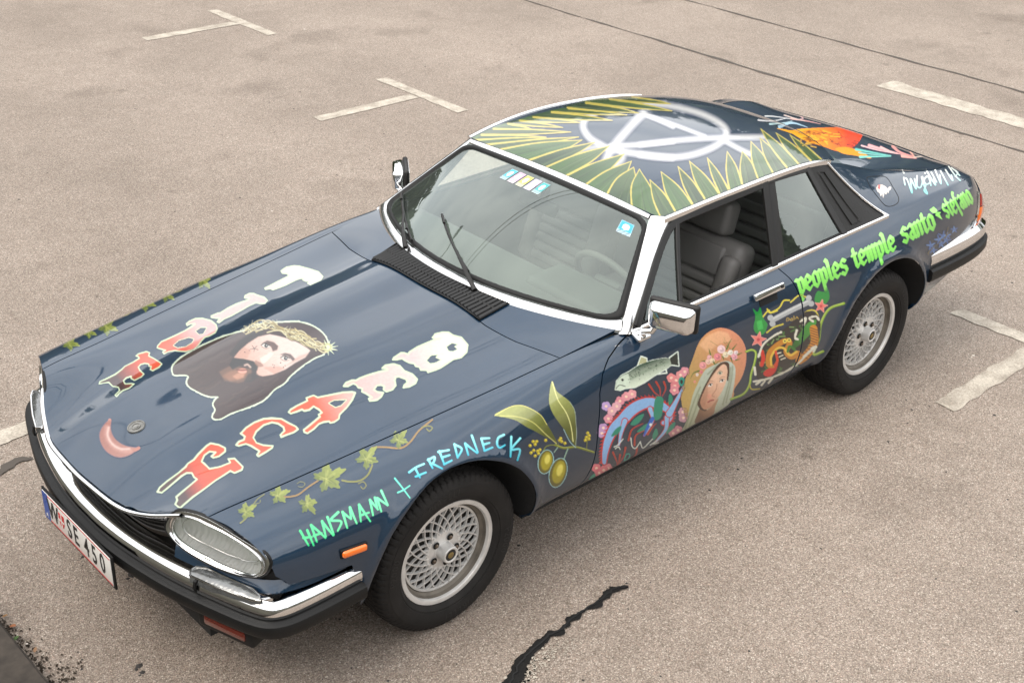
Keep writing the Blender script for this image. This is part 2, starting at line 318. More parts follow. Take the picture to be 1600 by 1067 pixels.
PANELS=[]     # (object, verts, tris) of painted panels, for laying the artwork on
def resample(loop,step,su=1,sv=1):
    L=[np.asarray(p,float) for p in loop]; out=[]
    for a,b in zip(L,L[1:]+L[:1]):
        n=max(1,int(math.ceil(math.hypot((b[0]-a[0])*su,(b[1]-a[1])*sv)/step)))
        for i in range(n): out.append(a+(b-a)*i/n)
    return np.array(out)
def panel(name,S,loop,material,parent,step=.02,sv=.1,gap=.0027,flange=.014,flip=False,paintable=True,thick=False):
    """A trimmed sheet of surface S: loop is its outline in (u,v); sv = metres per unit of v."""
    B=resample(loop,step,1,sv); n=len(B)
    lo=B.min(0); hi=B.max(0); du=step; dv=step/sv
    gu,gv=np.meshgrid(np.arange(lo[0]+du/2,hi[0],du),np.arange(lo[1]+dv/2,hi[1],dv)); G=np.stack([gu.ravel(),gv.ravel()],-1)
    # keep grid points clear of the outline
    ins=np.zeros(len(G),bool); dmin=np.full(len(G),9.0)
    for a,b in zip(B,np.roll(B,-1,0)):
        c=((a[1]>G[:,1])!=(b[1]>G[:,1])); den=(b[1]-a[1]) if abs(b[1]-a[1])>1e-12 else 1e-12
        ins^=c&(G[:,0]<(b[0]-a[0])*(G[:,1]-a[1])/den+a[0])
        ab=(b-a)*[1,sv]; ag=(G-a)*[1,sv]; t=np.clip((ag@ab)/max(ab@ab,1e-12),0,1); dmin=np.minimum(dmin,np.hypot(*(ag-t[:,None]*ab).T))
    G=G[ins&(dmin>step*.45)]
    A=np.concatenate([B,G])*[1,sv]
    vo,eo,fo,ov,oe,of=delaunay_2d_cdt([Vector(p) for p in A],[(i,(i+1)%n) for i in range(n)],[],1,1e-7)
    UV=np.array([tuple(p) for p in vo])/[1,sv]; F=[tuple(f) for f in fo]
    src=[o[0] if o else -1 for o in ov]
    X=S(UV[:,0],UV[:,1]); e=1e-4
    N=np.cross(S(UV[:,0]+e,UV[:,1])-S(UV[:,0]-e,UV[:,1]),S(UV[:,0],UV[:,1]+e/sv)-S(UV[:,0],UV[:,1]-e/sv))
    N/=np.maximum(np.linalg.norm(N,axis=1,keepdims=True),1e-15)
    if flip: N=-N
    # face orientation
    a,b,c=X[F[0][0]],X[F[0][1]],X[F[0][2]]
    fl=[]; 
    for f in F:
        q=np.cross(X[f[1]]-X[f[0]],X[f[2]]-X[f[0]])@N[f[0]]; fl.append(f if q>0 else f[::-1])
    F=fl
    idx={s:i for i,s in enumerate(src) if 0<=s<n}; loopi=[idx[i] for i in range(n) if i in idx]
    L=X[loopi]; T=np.roll(L,-1,0)-np.roll(L,1,0); T/=np.maximum(np.linalg.norm(T,axis=1,keepdims=True),1e-12)
    I=np.cross(N[loopi],T); cen=X.mean(0)
    # inward sense from winding
    area=0; 
    m=len(loopi); k=m//3
    nb={}
    for f in F:
        for q in range(3): nb.setdefault(f[q],[]).append(np.mean(X[list(f)],0))
    s=np.mean([np.sign((np.mean(nb[i],0)-X[i])@I[j]) for j,i in enumerate(loopi) if i in nb])
    I*=1 if s>0 else -1
    X[loopi]+=I*gap
    V=list(X); NN=list(N)
    if flange:
        b0=len(V)
        for j,i in enumerate(loopi): V.append(X[i]); NN.append(-I[j])
        b1=len(V)
        for j,i in enumerate(loopi): V.append(X[i]-N[i]*flange+I[j]*.002); NN.append(-I[j])
        for j in range(m):
            q=(b0+j,b0+(j+1)%m,b1+(j+1)%m,b1+j); w=np.cross(np.array(V[q[1]])-V[q[0]],np.array(V[q[3]])-V[q[0]])@(-I[j]); F.append(q if w>0 else q[::-1])
    o=new_obj(name,V,F,material,parent,True,NN)
    if paintable: PANELS.append((o,X.copy(),[f for f in F if len(f)==3]))
    return o
def both(fn):
    for s in (1,-1): fn(s)

car=empty('car'); tag(car,'dark blue two-door coupe covered in hand-painted pictures and lettering, parked on the asphalt','car')

# ------------------------------------------------------------------ hood
HLX=lambda y,z: .792-.408*(y-.597)-.158*(z-.62)      # plane the headlamps sit in
def vline(S,x,target,axis,lo,hi):
    """v at which S(x,v)[axis]==target"""
    vs=np.linspace(lo,hi,400); q=S(np.full(400,x),vs)[:,axis]; return vs[np.argmin(np.abs(q-target))]
hood_front=[(.786,7),(.800,7.15),(.826,7.32),(.856,7.5),(.878,7.68),(.900,7.9),(.918,8.2),(.932,8.7),(.940,9.2),(.944,9.7),(.945,10)]
hood_rear=[(-.560,10),(-.558,9),(-.562,8),(-.580,7.55),(-.625,7)]
def HOODFULL(x,w):
    """w in -4..4 across the whole bonnet, 0 = centre line"""
    w=np.asarray(w,float); P=HOODS(x,10-np.abs(w)); P[...,1]*=np.where(w<0,-1,1); return P
hl=[(x,10-v) for x,v in hood_front]            # left half, from shut line to centre (w = 3 .. 0)
hr=[(x,10-v) for x,v in hood_rear]             # centre to shut line
sides=[(float(x),3.0) for x in np.linspace(-.625,.786,30)[1:-1]]
loop=hl+[(x,-w) for x,w in hl[::-1][1:]]+[(x,-w) for x,w in sides[::-1]]+[(x,-w) for x,w in hr[::-1]]+hr[1:]+sides
hood=panel('hood',HOODFULL,loop,PAINT,car,step=.02,sv=.2,flip=False)

# ------------------------------------------------------------------ fenders, doors, quarters (both sides)
def arch(wx,R,zc,S,a0,a1,n=28):
    out=[]
    for a in np.linspace(a0,a1,n):
        x=wx+R*math.cos(a); z=zc+R*math.sin(a); out.append((x,float(vline(S,x,z,2,0,6.0))))
    return out
AF=dict(wx=0.0,R=.380,zc=.318); AR=dict(wx=-2.591,R=.392,zc=.322)
af=arch(AF['wx'],AF['R'],AF['zc'],HOODS,math.radians(-8),math.radians(188),36)    # front to back over the top
ar=arch(AR['wx'],AR['R'],AR['zc'],REARS,math.radians(-6),math.radians(186),36)
FD={}
DOORF=[(-.640,0.25),(-.668,1.0),(-.680,2.0),(-.690,3.0),(-.705,4.0),(-.735,4.7),(-.790,5.3),(-.860,5.75),(-.915,6.0)]
DOORR=[(-1.965,0.25),(-1.965,1.0),(-1.965,2.0),(-1.955,3.0),(-1.925,4.0),(-1.885,5.0),(-1.850,6.0)]
for s in (1,-1):
    mk=(lambda S:S) if s==1 else mirror
    # front fender: shut line, cowl, door line, sill, arch, lower front, lamp edge
    front=[(.700,3.35),(.708,3.9),(.720,4.4),(.732,5.0),(.748,5.6),(.762,6.2),(.775,6.6),(.786,7.0)]
    bottomF=[(.44,float(vline(HOODS,.44,.505,2,0,5))),(.56,float(vline(HOODS,.56,.512,2,0,5))),(.66,float(vline(HOODS,.66,.520,2,0,5)))]
    loop=[(float(x),7.0) for x in np.linspace(.786,-.625,26)]+[(-.70,7.0),(-.80,7.0),(-.88,6.95),(-.925,6.6),(-.93,6.2),(-.917,6.02)]+[(x,v) for x,v in DOORF[::-1]][1:]+[(-.42,.25),(-.385,.25)]+af[::-1]+bottomF+front[:-1]
    f=panel('front_fender',mk(lambda x,v:np.where((np.asarray(v)>6)[...,None],HOODS(x,v),BODY(x,v))),loop,PAINT,car,step=.02,sv=.1,flip=(s==1))
    FD[s]=f
    # door
    loop=[(x,v) for x,v in DOORF]+[(float(x),6.0) for x in np.linspace(-.94,-1.84,24)]+[(x,v) for x,v in DOORR[::-1]]
    d=panel('door',mk(BODY),loop,PAINT,car,step=.02,sv=.1,flip=(s==1)); FD[('d',s)]=d
    # rear quarter with its sail up to the roof
    shoulder=[(float(x),6.0) for x in np.linspace(-1.86,-2.655,20)]
    sail=[(-2.63,6.12),(-2.54,6.48),(-2.45,6.86),(-2.425,6.97)]
    ridge=[(float(x),7.0) for x in np.linspace(-2.45,-3.50,24)]
    tail=[(-3.525,6.8),(-3.545,6.5),(-3.56,6.0),(-3.575,5.4),(-3.58,5.0),(-3.58,4.0),(-3.58,3.0),(-3.575,2.2)]
    under=[(-3.30,1.6),(-3.05,1.2),(-2.985,.9)]
    loop=[(x,v) for x,v in DOORR]+shoulder+sail+ridge+tail+under+ar[::-1]+[(-2.18,.25),(-2.0,.25)]
    q=panel('rear_quarter_panel',mk(REARS),loop,PAINT,car,step=.02,sv=.1,flip=(s==1)); FD[('q',s)]=q
    # sill below the door
    loop=[(-.44,.0),(-.44,.22),(-2.15,.22),(-2.15,.0)]
    panel('sill',mk(BODY),loop,PAINT,car,step=.04,sv=.06,flip=(s==1),paintable=False)
# boot deck between the buttresses
def DECK(x,w):
    w=np.asarray(w,float); P=REARS(x,10-np.abs(w)); P[...,1]*=np.where(w<0,-1,1); return P
rx=np.linspace(-2.62,-3.47,20)
loop=[(-2.62,2.98)]+[(float(x),2.98) for x in rx[1:]]+[(-3.50,2.6),(-3.515,1.5),(-3.52,0),(-3.515,-1.5),(-3.50,-2.6)]+[(float(x),-2.98) for x in rx[::-1]]
deck=panel('boot_lid',DECK,loop,PAINT,car,step=.022,sv=.2,gap=.001)
# roof
re=[(-2.50,.985),(-2.56,.8),(-2.60,.5),(-2.62,0)]
fe=[(-1.300,.985),(-1.296,.8),(-1.292,.5),(-1.290,0)]
loop=fe+[(x,-w) for x,w in fe[::-1][1:]]+[(float(x),-.985) for x in np.linspace(-1.33,-2.46,24)]+[(x,-w) for x,w in re]+re[::-1][1:]+[(float(x),.985) for x in np.linspace(-2.46,-1.33,24)]
roof=panel('roof',ROOF,loop,PAINT,car,step=.02,sv=.6,gap=.001,flange=.006)
# ================================================================== ground
def asphalt():
    m=bpy.data.materials.new('worn_asphalt'); m.use_nodes=True; n=m.node_tree; b=n.nodes['Principled BSDF']
    t=n.nodes.new('ShaderNodeTexCoord'); L=n.links.new
    def noise(sc,det=4,rough=.6):
        z=n.nodes.new('ShaderNodeTexNoise'); z.inputs['Scale'].default_value=sc; z.inputs['Detail'].default_value=det; z.inputs['Roughness'].default_value=rough; L(t.outputs['Object'],z.inputs['Vector']); return z
    def ramp(src,stops):
        r=n.nodes.new('ShaderNodeValToRGB'); e=r.color_ramp.elements
        while len(e)<len(stops): e.new(.5)
        for i,(p,c) in enumerate(stops): e[i].position=p; e[i].color=(*c,1)
        L(src,r.inputs[0]); return r
    vor=n.nodes.new('ShaderNodeTexVoronoi'); vor.inputs['Scale'].default_value=215; L(t.outputs['Object'],vor.inputs['Vector'])
    sep=n.nodes.new('ShaderNodeSeparateColor'); L(vor.outputs['Color'],sep.inputs[0])
    grain=ramp(sep.outputs[0],[(0,(.165,.131,.104)),(.25,(.270,.222,.183)),(.62,(.335,.280,.234)),(.88,(.395,.335,.285)),(1,(.60,.535,.465))])
    pink=ramp(sep.outputs[1],[(0,(1,1,1)),(.8,(1,1,1)),(1,(1.06,.95,.92))])
    edge=ramp(vor.outputs['Distance'],[(0,(1,1,1)),(.45,(.98,.98,.98)),(.8,(.58,.57,.56))])
    big=ramp(noise(.55,5).outputs['Fac'],[(.3,(.80,.79,.775)),(.7,(1.13,1.13,1.13))])
    mid=ramp(noise(6,6,.65).outputs['Fac'],[(.3,(.92,.915,.91)),(.7,(1.07,1.07,1.07))])
    spot=ramp(noise(26,2).outputs['Fac'],[(.24,(.62,.61,.60)),(.30,(1,1,1))])
    stain=ramp(noise(1.15,5,.55).outputs['Fac'],[(.58,(1,1,1)),(.70,(.76,.75,.74))]); drip=ramp(noise(4.3,3,.5).outputs['Fac'],[(.70,(1,1,1)),(.76,(.70,.69,.68))])
    cur=grain.outputs[0]
    for q in (pink,edge,big,mid,spot,stain,drip):
        x=n.nodes.new('ShaderNodeMixRGB'); x.blend_type='MULTIPLY'; x.inputs[0].default_value=1; L(cur,x.inputs[1]); L(q.outputs[0],x.inputs[2]); cur=x.outputs[0]
    L(cur,b.inputs['Base Color']); b.inputs['Roughness'].default_value=.6; b.inputs['Specular IOR Level'].default_value=.5; b.inputs['Specular Tint'].default_value=(1,.95,.90,1)
    inv=n.nodes.new('ShaderNodeMath'); inv.operation='SUBTRACT'; inv.inputs[0].default_value=1; L(vor.outputs['Distance'],inv.inputs[1])
    add=n.nodes.new('ShaderNodeMath'); add.operation='MULTIPLY_ADD'; L(sep.outputs[2],add.inputs[0]); add.inputs[1].default_value=.6; L(inv.outputs[0],add.inputs[2])
    bp=n.nodes.new('ShaderNodeBump'); bp.inputs['Strength'].default_value=.75; bp.inputs['Distance'].default_value=.0035; L(add.outputs[0],bp.inputs['Height']); L(bp.outputs[0],b.inputs['Normal'])
    return m
ASPH=asphalt()
bm=bmesh.new(); 
R=[0,3,8,20,60,200,900]; seg=48; rings=[]
for r in R[1:]: rings.append([bm.verts.new((-1+r*math.cos(2*math.pi*i/seg),r*math.sin(2*math.pi*i/seg),0)) for i in range(seg)])
c=bm.verts.new((-1,0,0))
for i in range(seg): bm.faces.new((c,rings[0][i],rings[0][(i+1)%seg]))
for a,b in zip(rings,rings[1:]):
    for i in range(seg): bm.faces.new((a[i],b[i],b[(i+1)%seg],a[(i+1)%seg]))
ground=from_bm('ground',bm,ASPH); tag(ground,'beige-grey worn asphalt of the car park','ground',kind='structure')
# ================================================================== windscreen and pillars
def WS(s,t):
    s=np.asarray(s,float); t=np.asarray(t,float); s,t=np.broadcast_arrays(s,t)
    b=np.stack([-.645-.275*s*s,.768*s,.883-.025*s*s],-1); tp=np.stack([-1.275+.007*s*s,.555*s,1.173-.012*s*s],-1)
    p=b+(tp-b)*t[...,None]; return p+np.array([.5,0,.86])*(.03*(1-s*s)*4*t*(1-t))[...,None]
def normal_of(S,u,v,flip=False,e=1e-3):
    N=np.cross(S(u+e,v)-S(u-e,v),S(u,v+e)-S(u,v-e)); N/=np.maximum(np.linalg.norm(N,axis=-1,keepdims=True),1e-12); return -N if flip else N
def rrect(u0,u1,v0,v1,ru,rv,n=6,m=14):
    P=[]
    for cx,cy,a in ((u1-ru,v1-rv,0),(u0+ru,v1-rv,90),(u0+ru,v0+rv,180),(u1-ru,v0+rv,270)):
        for i in range(n+1):
            t=math.radians(a+90*i/n); P.append((cx+ru*math.cos(t),cy+rv*math.sin(t)))
    Q=[]
    for a,b in zip(P,P[1:]+P[:1]):
        d=math.hypot(b[0]-a[0],b[1]-a[1]); k=m if d>.3 else 1
        for i in range(k): Q.append((a[0]+(b[0]-a[0])*i/k,a[1]+(b[1]-a[1])*i/k))
    return np.array(Q)
def band(name,S,outer,inner,material,parent,h=.006,base=.001,k=6,flip=False,closed=True,smooth=True):
    """raised trim between two outlines on a surface"""
    outer=np.asarray(outer,float); inner=np.asarray(inner,float); V=[];F=[]; n=len(outer)
    for j in range(k+1):
        w=j/k; uv=outer*(1-w)+inner*w; p=S(uv[:,0],uv[:,1]); N=normal_of(S,uv[:,0],uv[:,1],flip)
        z=base+h*math.sin(math.pi*min(max(w,0),1))**.6 if 0<j<k else -.004
        V+=list(p+N*z)
    for j in range(k):
        for i in range(n if closed else n-1):
            F.append((j*n+i,j*n+(i+1)%n,(j+1)*n+(i+1)%n,(j+1)*n+i))
    o=new_obj(name,V,F,material,parent,smooth); bm=bmesh.new(); bm.from_mesh(o.data); bmesh.ops.recalc_face_normals(bm,faces=bm.faces); bm.to_mesh(o.data); bm.free()
    # point outwards
    c=o.data.polygons[len(o.data.polygons)//2]; i=c.vertices[0]
    return o
def patch(name,S,u0,u1,v0,v1,nu,nv,material,parent,off=0,flip=False):
    u,v=np.meshgrid(np.linspace(u0,u1,nu),np.linspace(v0,v1,nv)); p=S(u,v)+normal_of(S,u,v,flip)*off; V=p.reshape(-1,3)
    F=[(j*nu+i,j*nu+i+1,(j+1)*nu+i+1,(j+1)*nu+i) for j in range(nv-1) for i in range(nu-1)]
    return new_obj(name,V,F,material,parent,True)
ws_out=rrect(-.995,.995,.000,1.0,.10,.07); ws_a=rrect(-.985,.985,.068,.985,.10,.07); ws_b=rrect(-.945,.945,.108,.938,.10,.08)
windscreen=patch('windscreen',WS,-.985,.985,.06,.985,40,24,GLASS,car)
WSF=False
band('windscreen_seal',WS,ws_a,ws_b,RUBBER,windscreen,h=.010,k=6)
# bright lower frame and header strip
s_=np.linspace(-.99,.99,60)
band('lower_frame',WS,np.stack([s_,np.full(60,-.012)-.03*np.clip(s_,0,9)*0],-1),np.stack([s_*.985,.072+.05*np.clip((np.abs(s_)-.86)/.14,0,1)**2],-1),BRIGHT,windscreen,h=.010,k=6,closed=False)
band('header_strip',WS,np.stack([s_,np.full(60,1.036)],-1),np.stack([s_*.985,np.full(60,.978)],-1),BRIGHT,windscreen,h=.007,k=5,closed=False)
# A pillars
AP_T=[0,.233,.626,.864,.95,1.0]; AP_X=[-.945,-1.030,-1.178,-1.286,-1.325,-1.345]; AP_V=[6.0,6.225,6.62,6.86,6.955,6.995]
for s in (1,-1):
    V=[];nt_=30;k=8
    for t in np.linspace(0,1,nt_):
        a=WS(.980,-.02+t*1.04); b=REARS(np.interp(t,AP_T,AP_X),np.interp(t,AP_T,AP_V))
        nrm=np.array([.45,.72,.52]); nrm/=np.linalg.norm(nrm)
        for j in range(k+1):
            w=j/k; p=a*(1-w)+b*w+nrm*(.014*math.sin(math.pi*w)**.7); V.append(p*np.array([1,s,1]))
    F=[(i*(k+1)+j,i*(k+1)+j+1,(i+1)*(k+1)+j+1,(i+1)*(k+1)+j) for i in range(nt_-1) for j in range(k)]
    if s==1: F=[f[::-1] for f in F]
    new_obj('windscreen_pillar',V,F,BRIGHT,car,True)

# ================================================================== side windows on the surface between belt and gutter
def SIDE(s):
    def f(x,t):
        P=REARS(x,6+np.clip(np.asarray(t,float),0,1)*.9995); return P*np.array([1,s,1.0])
    return f
def bar(name,S,pts,w,h,material,parent,flip,base=-.004,n=6):
    P=smoothpath(pts,n) if len(pts)>2 else np.linspace(pts[0],pts[1],12)
    p=S(P[:,0],P[:,1]); N=normal_of(S,P[:,0],P[:,1],flip); T=np.gradient(p,axis=0); T/=np.linalg.norm(T,axis=1,keepdims=True); Sd=np.cross(T,N)
    prof=[(-w/2,base),(-w/2,h*.7),(-w/2+.003,h),(w/2-.003,h),(w/2,h*.7),(w/2,base)]; k=len(prof); V=[]
    for i in range(len(p)):
        for a,b in prof: V.append(p[i]+Sd[i]*a+N[i]*b)
    F=[(i*k+j,i*k+(j+1)%k,(i+1)*k+(j+1)%k,(i+1)*k+j) for i in range(len(p)-1) for j in range(k)]+[tuple(range(k)),tuple((len(p)-1)*k+j for j in range(k))[::-1]]
    o=new_obj(name,V,F,material,parent,True); bm=bmesh.new(); bm.from_mesh(o.data); bmesh.ops.recalc_face_normals(bm,faces=bm.faces); bm.to_mesh(o.data); bm.free()
    o.data.set_sharp_from_angle(angle=math.radians(30)); return o
for s in (1,-1):
    S=SIDE(s); fl=(s==1); door=FD[('d',s)]; qp=FD[('q',s)]
    bar('window_frame',S,[(-.985,.05),(-1.052,.245),(-1.193,.62),(-1.302,.865),(-1.372,.935),(-1.46,.945),(-1.88,.955)],.030,.008,SATIN,door,fl)
    bar('window_frame',S,[(-1.905,.985),(-1.833,.02)],.040,.008,SATIN,door,fl)
    bar('vent_window_bar',S,[(-1.362,.92),(-1.235,.05)],.020,.009,SATIN,door,fl)
    bar('door_pillar_trim',S,[(-1.955,.985),(-1.880,.02)],.046,.003,SATIN,qp,fl,base=-.02)
    bar('window_surround',S,[(-1.90,.975),(-2.25,.955)],.026,.006,SATIN,qp,fl)
    bar('window_surround',S,[(-2.236,.97),(-2.338,.02)],.036,.007,SATIN,qp,fl)
    bar('belt_seal',S,[(-.97,.030),(-1.30,.030),(-1.83,.032)],.030,.004,RUBBER,door,fl)
    bar('belt_seal',S,[(-1.87,.032),(-2.34,.034)],.030,.004,RUBBER,qp,fl)
    vent=[(-1.030,.06),(-1.225,.06),(-1.350,.90),(-1.318,.86),(-1.205,.60),(-1.085,.27)]
    panel('vent_window',S,vent,SIDEGLASS,door,step=.03,sv=.33,gap=0,flange=0,flip=fl,paintable=False)
    qg=[(-1.965,.95),(-2.235,.94),(-2.335,.03),(-1.89,.03)]
    panel('quarter_window',S,qg,SIDEGLASS,qp,step=.03,sv=.33,gap=0,flange=0,flip=fl,paintable=False)
    cp=[(-2.245,.985),(-2.405,.985),(-2.455,.80),(-2.655,.012),(-2.345,.012)]
    cpo=panel('pillar_panel',lambda x,t:S(x,t)+normal_of(S,np.asarray(x),np.asarray(t),fl)*.0015,cp,VINYL,qp,step=.025,sv=.33,gap=.001,flange=.01,flip=fl,paintable=False)
    lo=np.array([(-2.306,.89),(-2.352,.875),(-2.485,.105),(-2.408,.105)]); lo=resample(lo,.02,1,.33); ce=lo.mean(0)
    S2=lambda x,t:S(x,t)+normal_of(S,np.asarray(x),np.asarray(t),fl)*.0015
    band('pillar_recess',S2,lo,ce+(lo-ce)*[.80,.975],VINYL,cpo if False else qp,h=.004,flip=fl,k=6)
    lo2=np.array([(-2.330,.87),(-2.352,.86),(-2.47,.14),(-2.452,.14)])
    # chrome strips: belt, pillar edge, gutter
    bx=np.linspace(-.95,-2.668,50); p=REARS(bx,np.full(50,6.02))*[1,s,1]
    sweep('belt_moulding',p,[(-.008,-.007),(-.008,.006),(0,.009),(.008,.006),(.008,-.007),(0,-.009)],BRIGHT,car)
    pe=REARS(np.linspace(-2.412,-2.668,20),np.linspace(6.985,6.02,20))*[1,s,1]; pe=pe+np.array([0,.004*s,.003])
    tube('pillar_moulding',pe,.0065,BRIGHT,car)
    g=np.linspace(-1.30,-2.435,40); p=np.stack([g,GY(g)*s,GZ(g)+.002],-1)
    sweep('roof_gutter',p,[(-.011,-.010),(-.011,.008),(0,.012),(.011,.008),(.011,-.010)],BRIGHT,car)
    if s==1 or True:
        c=p[-1]; 
# rear window
V=[];n=16
for i in range(n):
    y=-.50+1.0*i/(n-1); V+=[(-2.585+.1*abs(y)**2,y,1.145-.05*abs(y)),(-2.86+.12*abs(y)**2,y*.98,.955)]
new_obj('rear_window',V,[(2*i,2*i+1,2*i+3,2*i+2) for i in range(n-1)],SIDEGLASS,car,True)
# headliner
u,v=np.meshgrid(np.linspace(-1.33,-2.45,24),np.linspace(-.95,.95,20)); p=ROOF(u,v)-np.array([0,0,.025]); nu=24
new_obj('headliner',p.reshape(-1,3),[(j*nu+i,(j+1)*nu+i,(j+1)*nu+i+1,j*nu+i+1) for j in range(19) for i in range(nu-1)],mat('headliner_cloth',(.22,.22,.20),rough=.9),car,True)

# ================================================================== cowl panel behind the bonnet
def COWL(w,t):
    w=np.asarray(w,float); t=np.asarray(t,float); w,t=np.broadcast_arrays(w,t)
    xa=np.interp(np.abs(w)*0,[0,1],[0,0])
    a=HOODFULL(np.interp(np.abs(w),[10-v for x,v in hood_rear],[x for x,v in hood_rear]),w)
    y=a[...,1]; y=y*(1+.03*np.abs(w)/3); s=y/.768; b=WS(np.clip(s,-1,1),np.full_like(s,.03)); b[...,1]=y
    return a*(1-t[...,None])+b*t[...,None]
loop=[(float(w),0.0) for w in np.linspace(-3,3,40)]+[(float(w),1.0) for w in np.linspace(3,-3,40)]
panel('cowl_panel',COWL,loop,PAINT,car,step=.02,sv=.12,gap=.002,flip=False)
# black louvred vent in front of the windscreen
cg=empty('cowl_vent',car)
V=[];F=[]
ys=np.linspace(-.345,.345,30)
def cw(y,t):
    ww=np.interp(abs(y),[0,.27,.38,.72],[0,1,2,3])*np.sign(y); return COWL(np.array([ww]),np.array([t]))[0]
for y in ys:
    for t in (-.01,.88): q=cw(y,t); V.append((q[0],y,q[2]+.0025))
new_obj('vent_base',V,[(2*i,2*i+2,2*i+3,2*i+1) for i in range(len(ys)-1)],DARK,cg)
slat=None
for i in range(33):
    y=-.338+.676*i/32; a=cw(y,.02); b=cw(y+.012,.84); a=np.array([a[0],y,a[2]+.005]); b=np.array([b[0],y+.012,b[2]+.005])
    bm=bmesh.new(); d=b-a; sd=np.array([0,1,0])*.0040; u_=np.array([0,0,1])
    vs=[bm.verts.new(tuple(q)) for q in (a-sd,a+sd,a+sd+u_*.004-[0,.002,0],a-sd+u_*.010,b-sd,b+sd,b+sd+u_*.004-[0,.002,0],b-sd+u_*.010)]
    for f in ((0,1,2,3),(7,6,5,4),(0,4,5,1),(1,5,6,2),(2,6,7,3),(3,7,4,0)): bm.faces.new([vs[q] for q in f])
    bmesh.ops.recalc_face_normals(bm,faces=bm.faces); from_bm('slat',bm,mat('glossy_black_slat',(.012,.012,.012),rough=.28),cg)
edge=[cw(y,-.005)+[0,0,.006] for y in np.linspace(-.345,.345,16)]+[cw(y,.87)+[0,0,.006] for y in np.linspace(.352,-.352,16)]
tube('vent_rim',edge,.004,RUBBER,cg,n=6,closed=True)
tube('vent_rib',[cw(y,.5)+[0,0,.009] for y in np.linspace(-.34,.34,12)],.004,RUBBER,cg,n=6)

# ================================================================== wipers
def wiper(piv,tip,pts_blade,name='wiper'):
    w=empty(name,car)
    p=WS(*piv)+[.012,0,.022]; bl=[WS(*q) for q in pts_blade]; nrm=np.array([.45,0,.89])
    mid=bl[len(bl)//2]+nrm*.026
    lathe=tube('spindle',[p-[0,0,.03],p+[0,0,.006]],.014,RUBBER,w,n=12)
    tube('arm',[p,p*.7+mid*.3+nrm*.02,p*.35+mid*.65+nrm*.014,mid],.0075,SATIN,w,n=6,scale=[1.5,1.15,.8,.6])
    B=np.array(bl)
    tube('blade',B+nrm*.018,.0055,SATIN,w,n=6)
    tube('blade_rubber',B+nrm*.009,.004,RUBBER,w,n=4)
    for f in (.22,.78):
        i=f*(len(B)-1); q=B[int(i)]+nrm*.024; tube('claw',[q-(B[1]-B[0])*.5,q+(B[1]-B[0])*.5],.006,SATIN,w,n=6)
def lin(a,b,n=9): return [(a[0]+(b[0]-a[0])*i/(n-1),a[1]+(b[1]-a[1])*i/(n-1)) for i in range(n)]
wiper((.27,.0),None,lin((-.36,.34),(.15,.10)))
wiper((-.345,.02),None,lin((-.93,.25),(-.37,.085)))

# ================================================================== bumpers
def plan_sweep(name,path,profile,material,parent,centre=(-1.3,0),n=8,bevelcap=True):
    P=smoothpath(path,n); P=np.asarray(P); T=np.gradient(P,axis=0); T/=np.linalg.norm(T,axis=1,keepdims=True); N=np.stack([T[:,1],-T[:,0]],-1)
    if np.mean(np.sum(N*(P-np.array(centre)),1))<0: N=-N
    k=len(profile); V=[]
    for i in range(len(P)):
        for o_,z in profile: V.append((P[i,0]+N[i,0]*o_,P[i,1]+N[i,1]*o_,z))
    m=len(P); F=[(i*k+j,i*k+(j+1)%k,(i+1)*k+(j+1)%k,(i+1)*k+j) for i in range(m-1) for j in range(k)]+[tuple(range(k)),tuple((m-1)*k+j for j in range(k))]
    o=new_obj(name,V,F,material,parent,True); bm=bmesh.new(); bm.from_mesh(o.data); bmesh.ops.recalc_face_normals(bm,faces=bm.faces); bm.to_mesh(o.data); bm.free()
    o.data.set_sharp_from_angle(angle=math.radians(32)); return o
half=[(.405,.880),(.55,.883),(.66,.880),(.715,.868),(.748,.845),(.772,.805),(.800,.735),(.852,.575),(.890,.430),(.922,.250),(.936,.100)]
fb=half+[(.938,0)]+[(x,-y) for x,y in half[::-1]]
bump=empty('front_bumper',car)
plan_sweep('chrome_blade',fb,[(-.078,.478),(-.076,.488),(-.030,.486),(-.010,.479),(.000,.468),(.003,.452),(.001,.432),(-.008,.422),(-.05,.422)],CHROME,bump)
plan_sweep('rubber_strip',fb,[(-.04,.426),(.016,.426),(.026,.420),(.029,.411),(.028,.386),(.022,.372),(.010,.364),(-.04,.364)],BUMPRUB,bump)
low=[(x-.115,y*.93) for x,y in half[4:]]; lb=low+[(.825,0)]+[(x,-y) for x,y in low[::-1]]
plan_sweep('lower_valance',lb,[(-.05,.362),(.012,.362),(.022,.35),(.020,.30),(.005,.275),(-.03,.265),(-.05,.28)],BUMPRUB,bump)
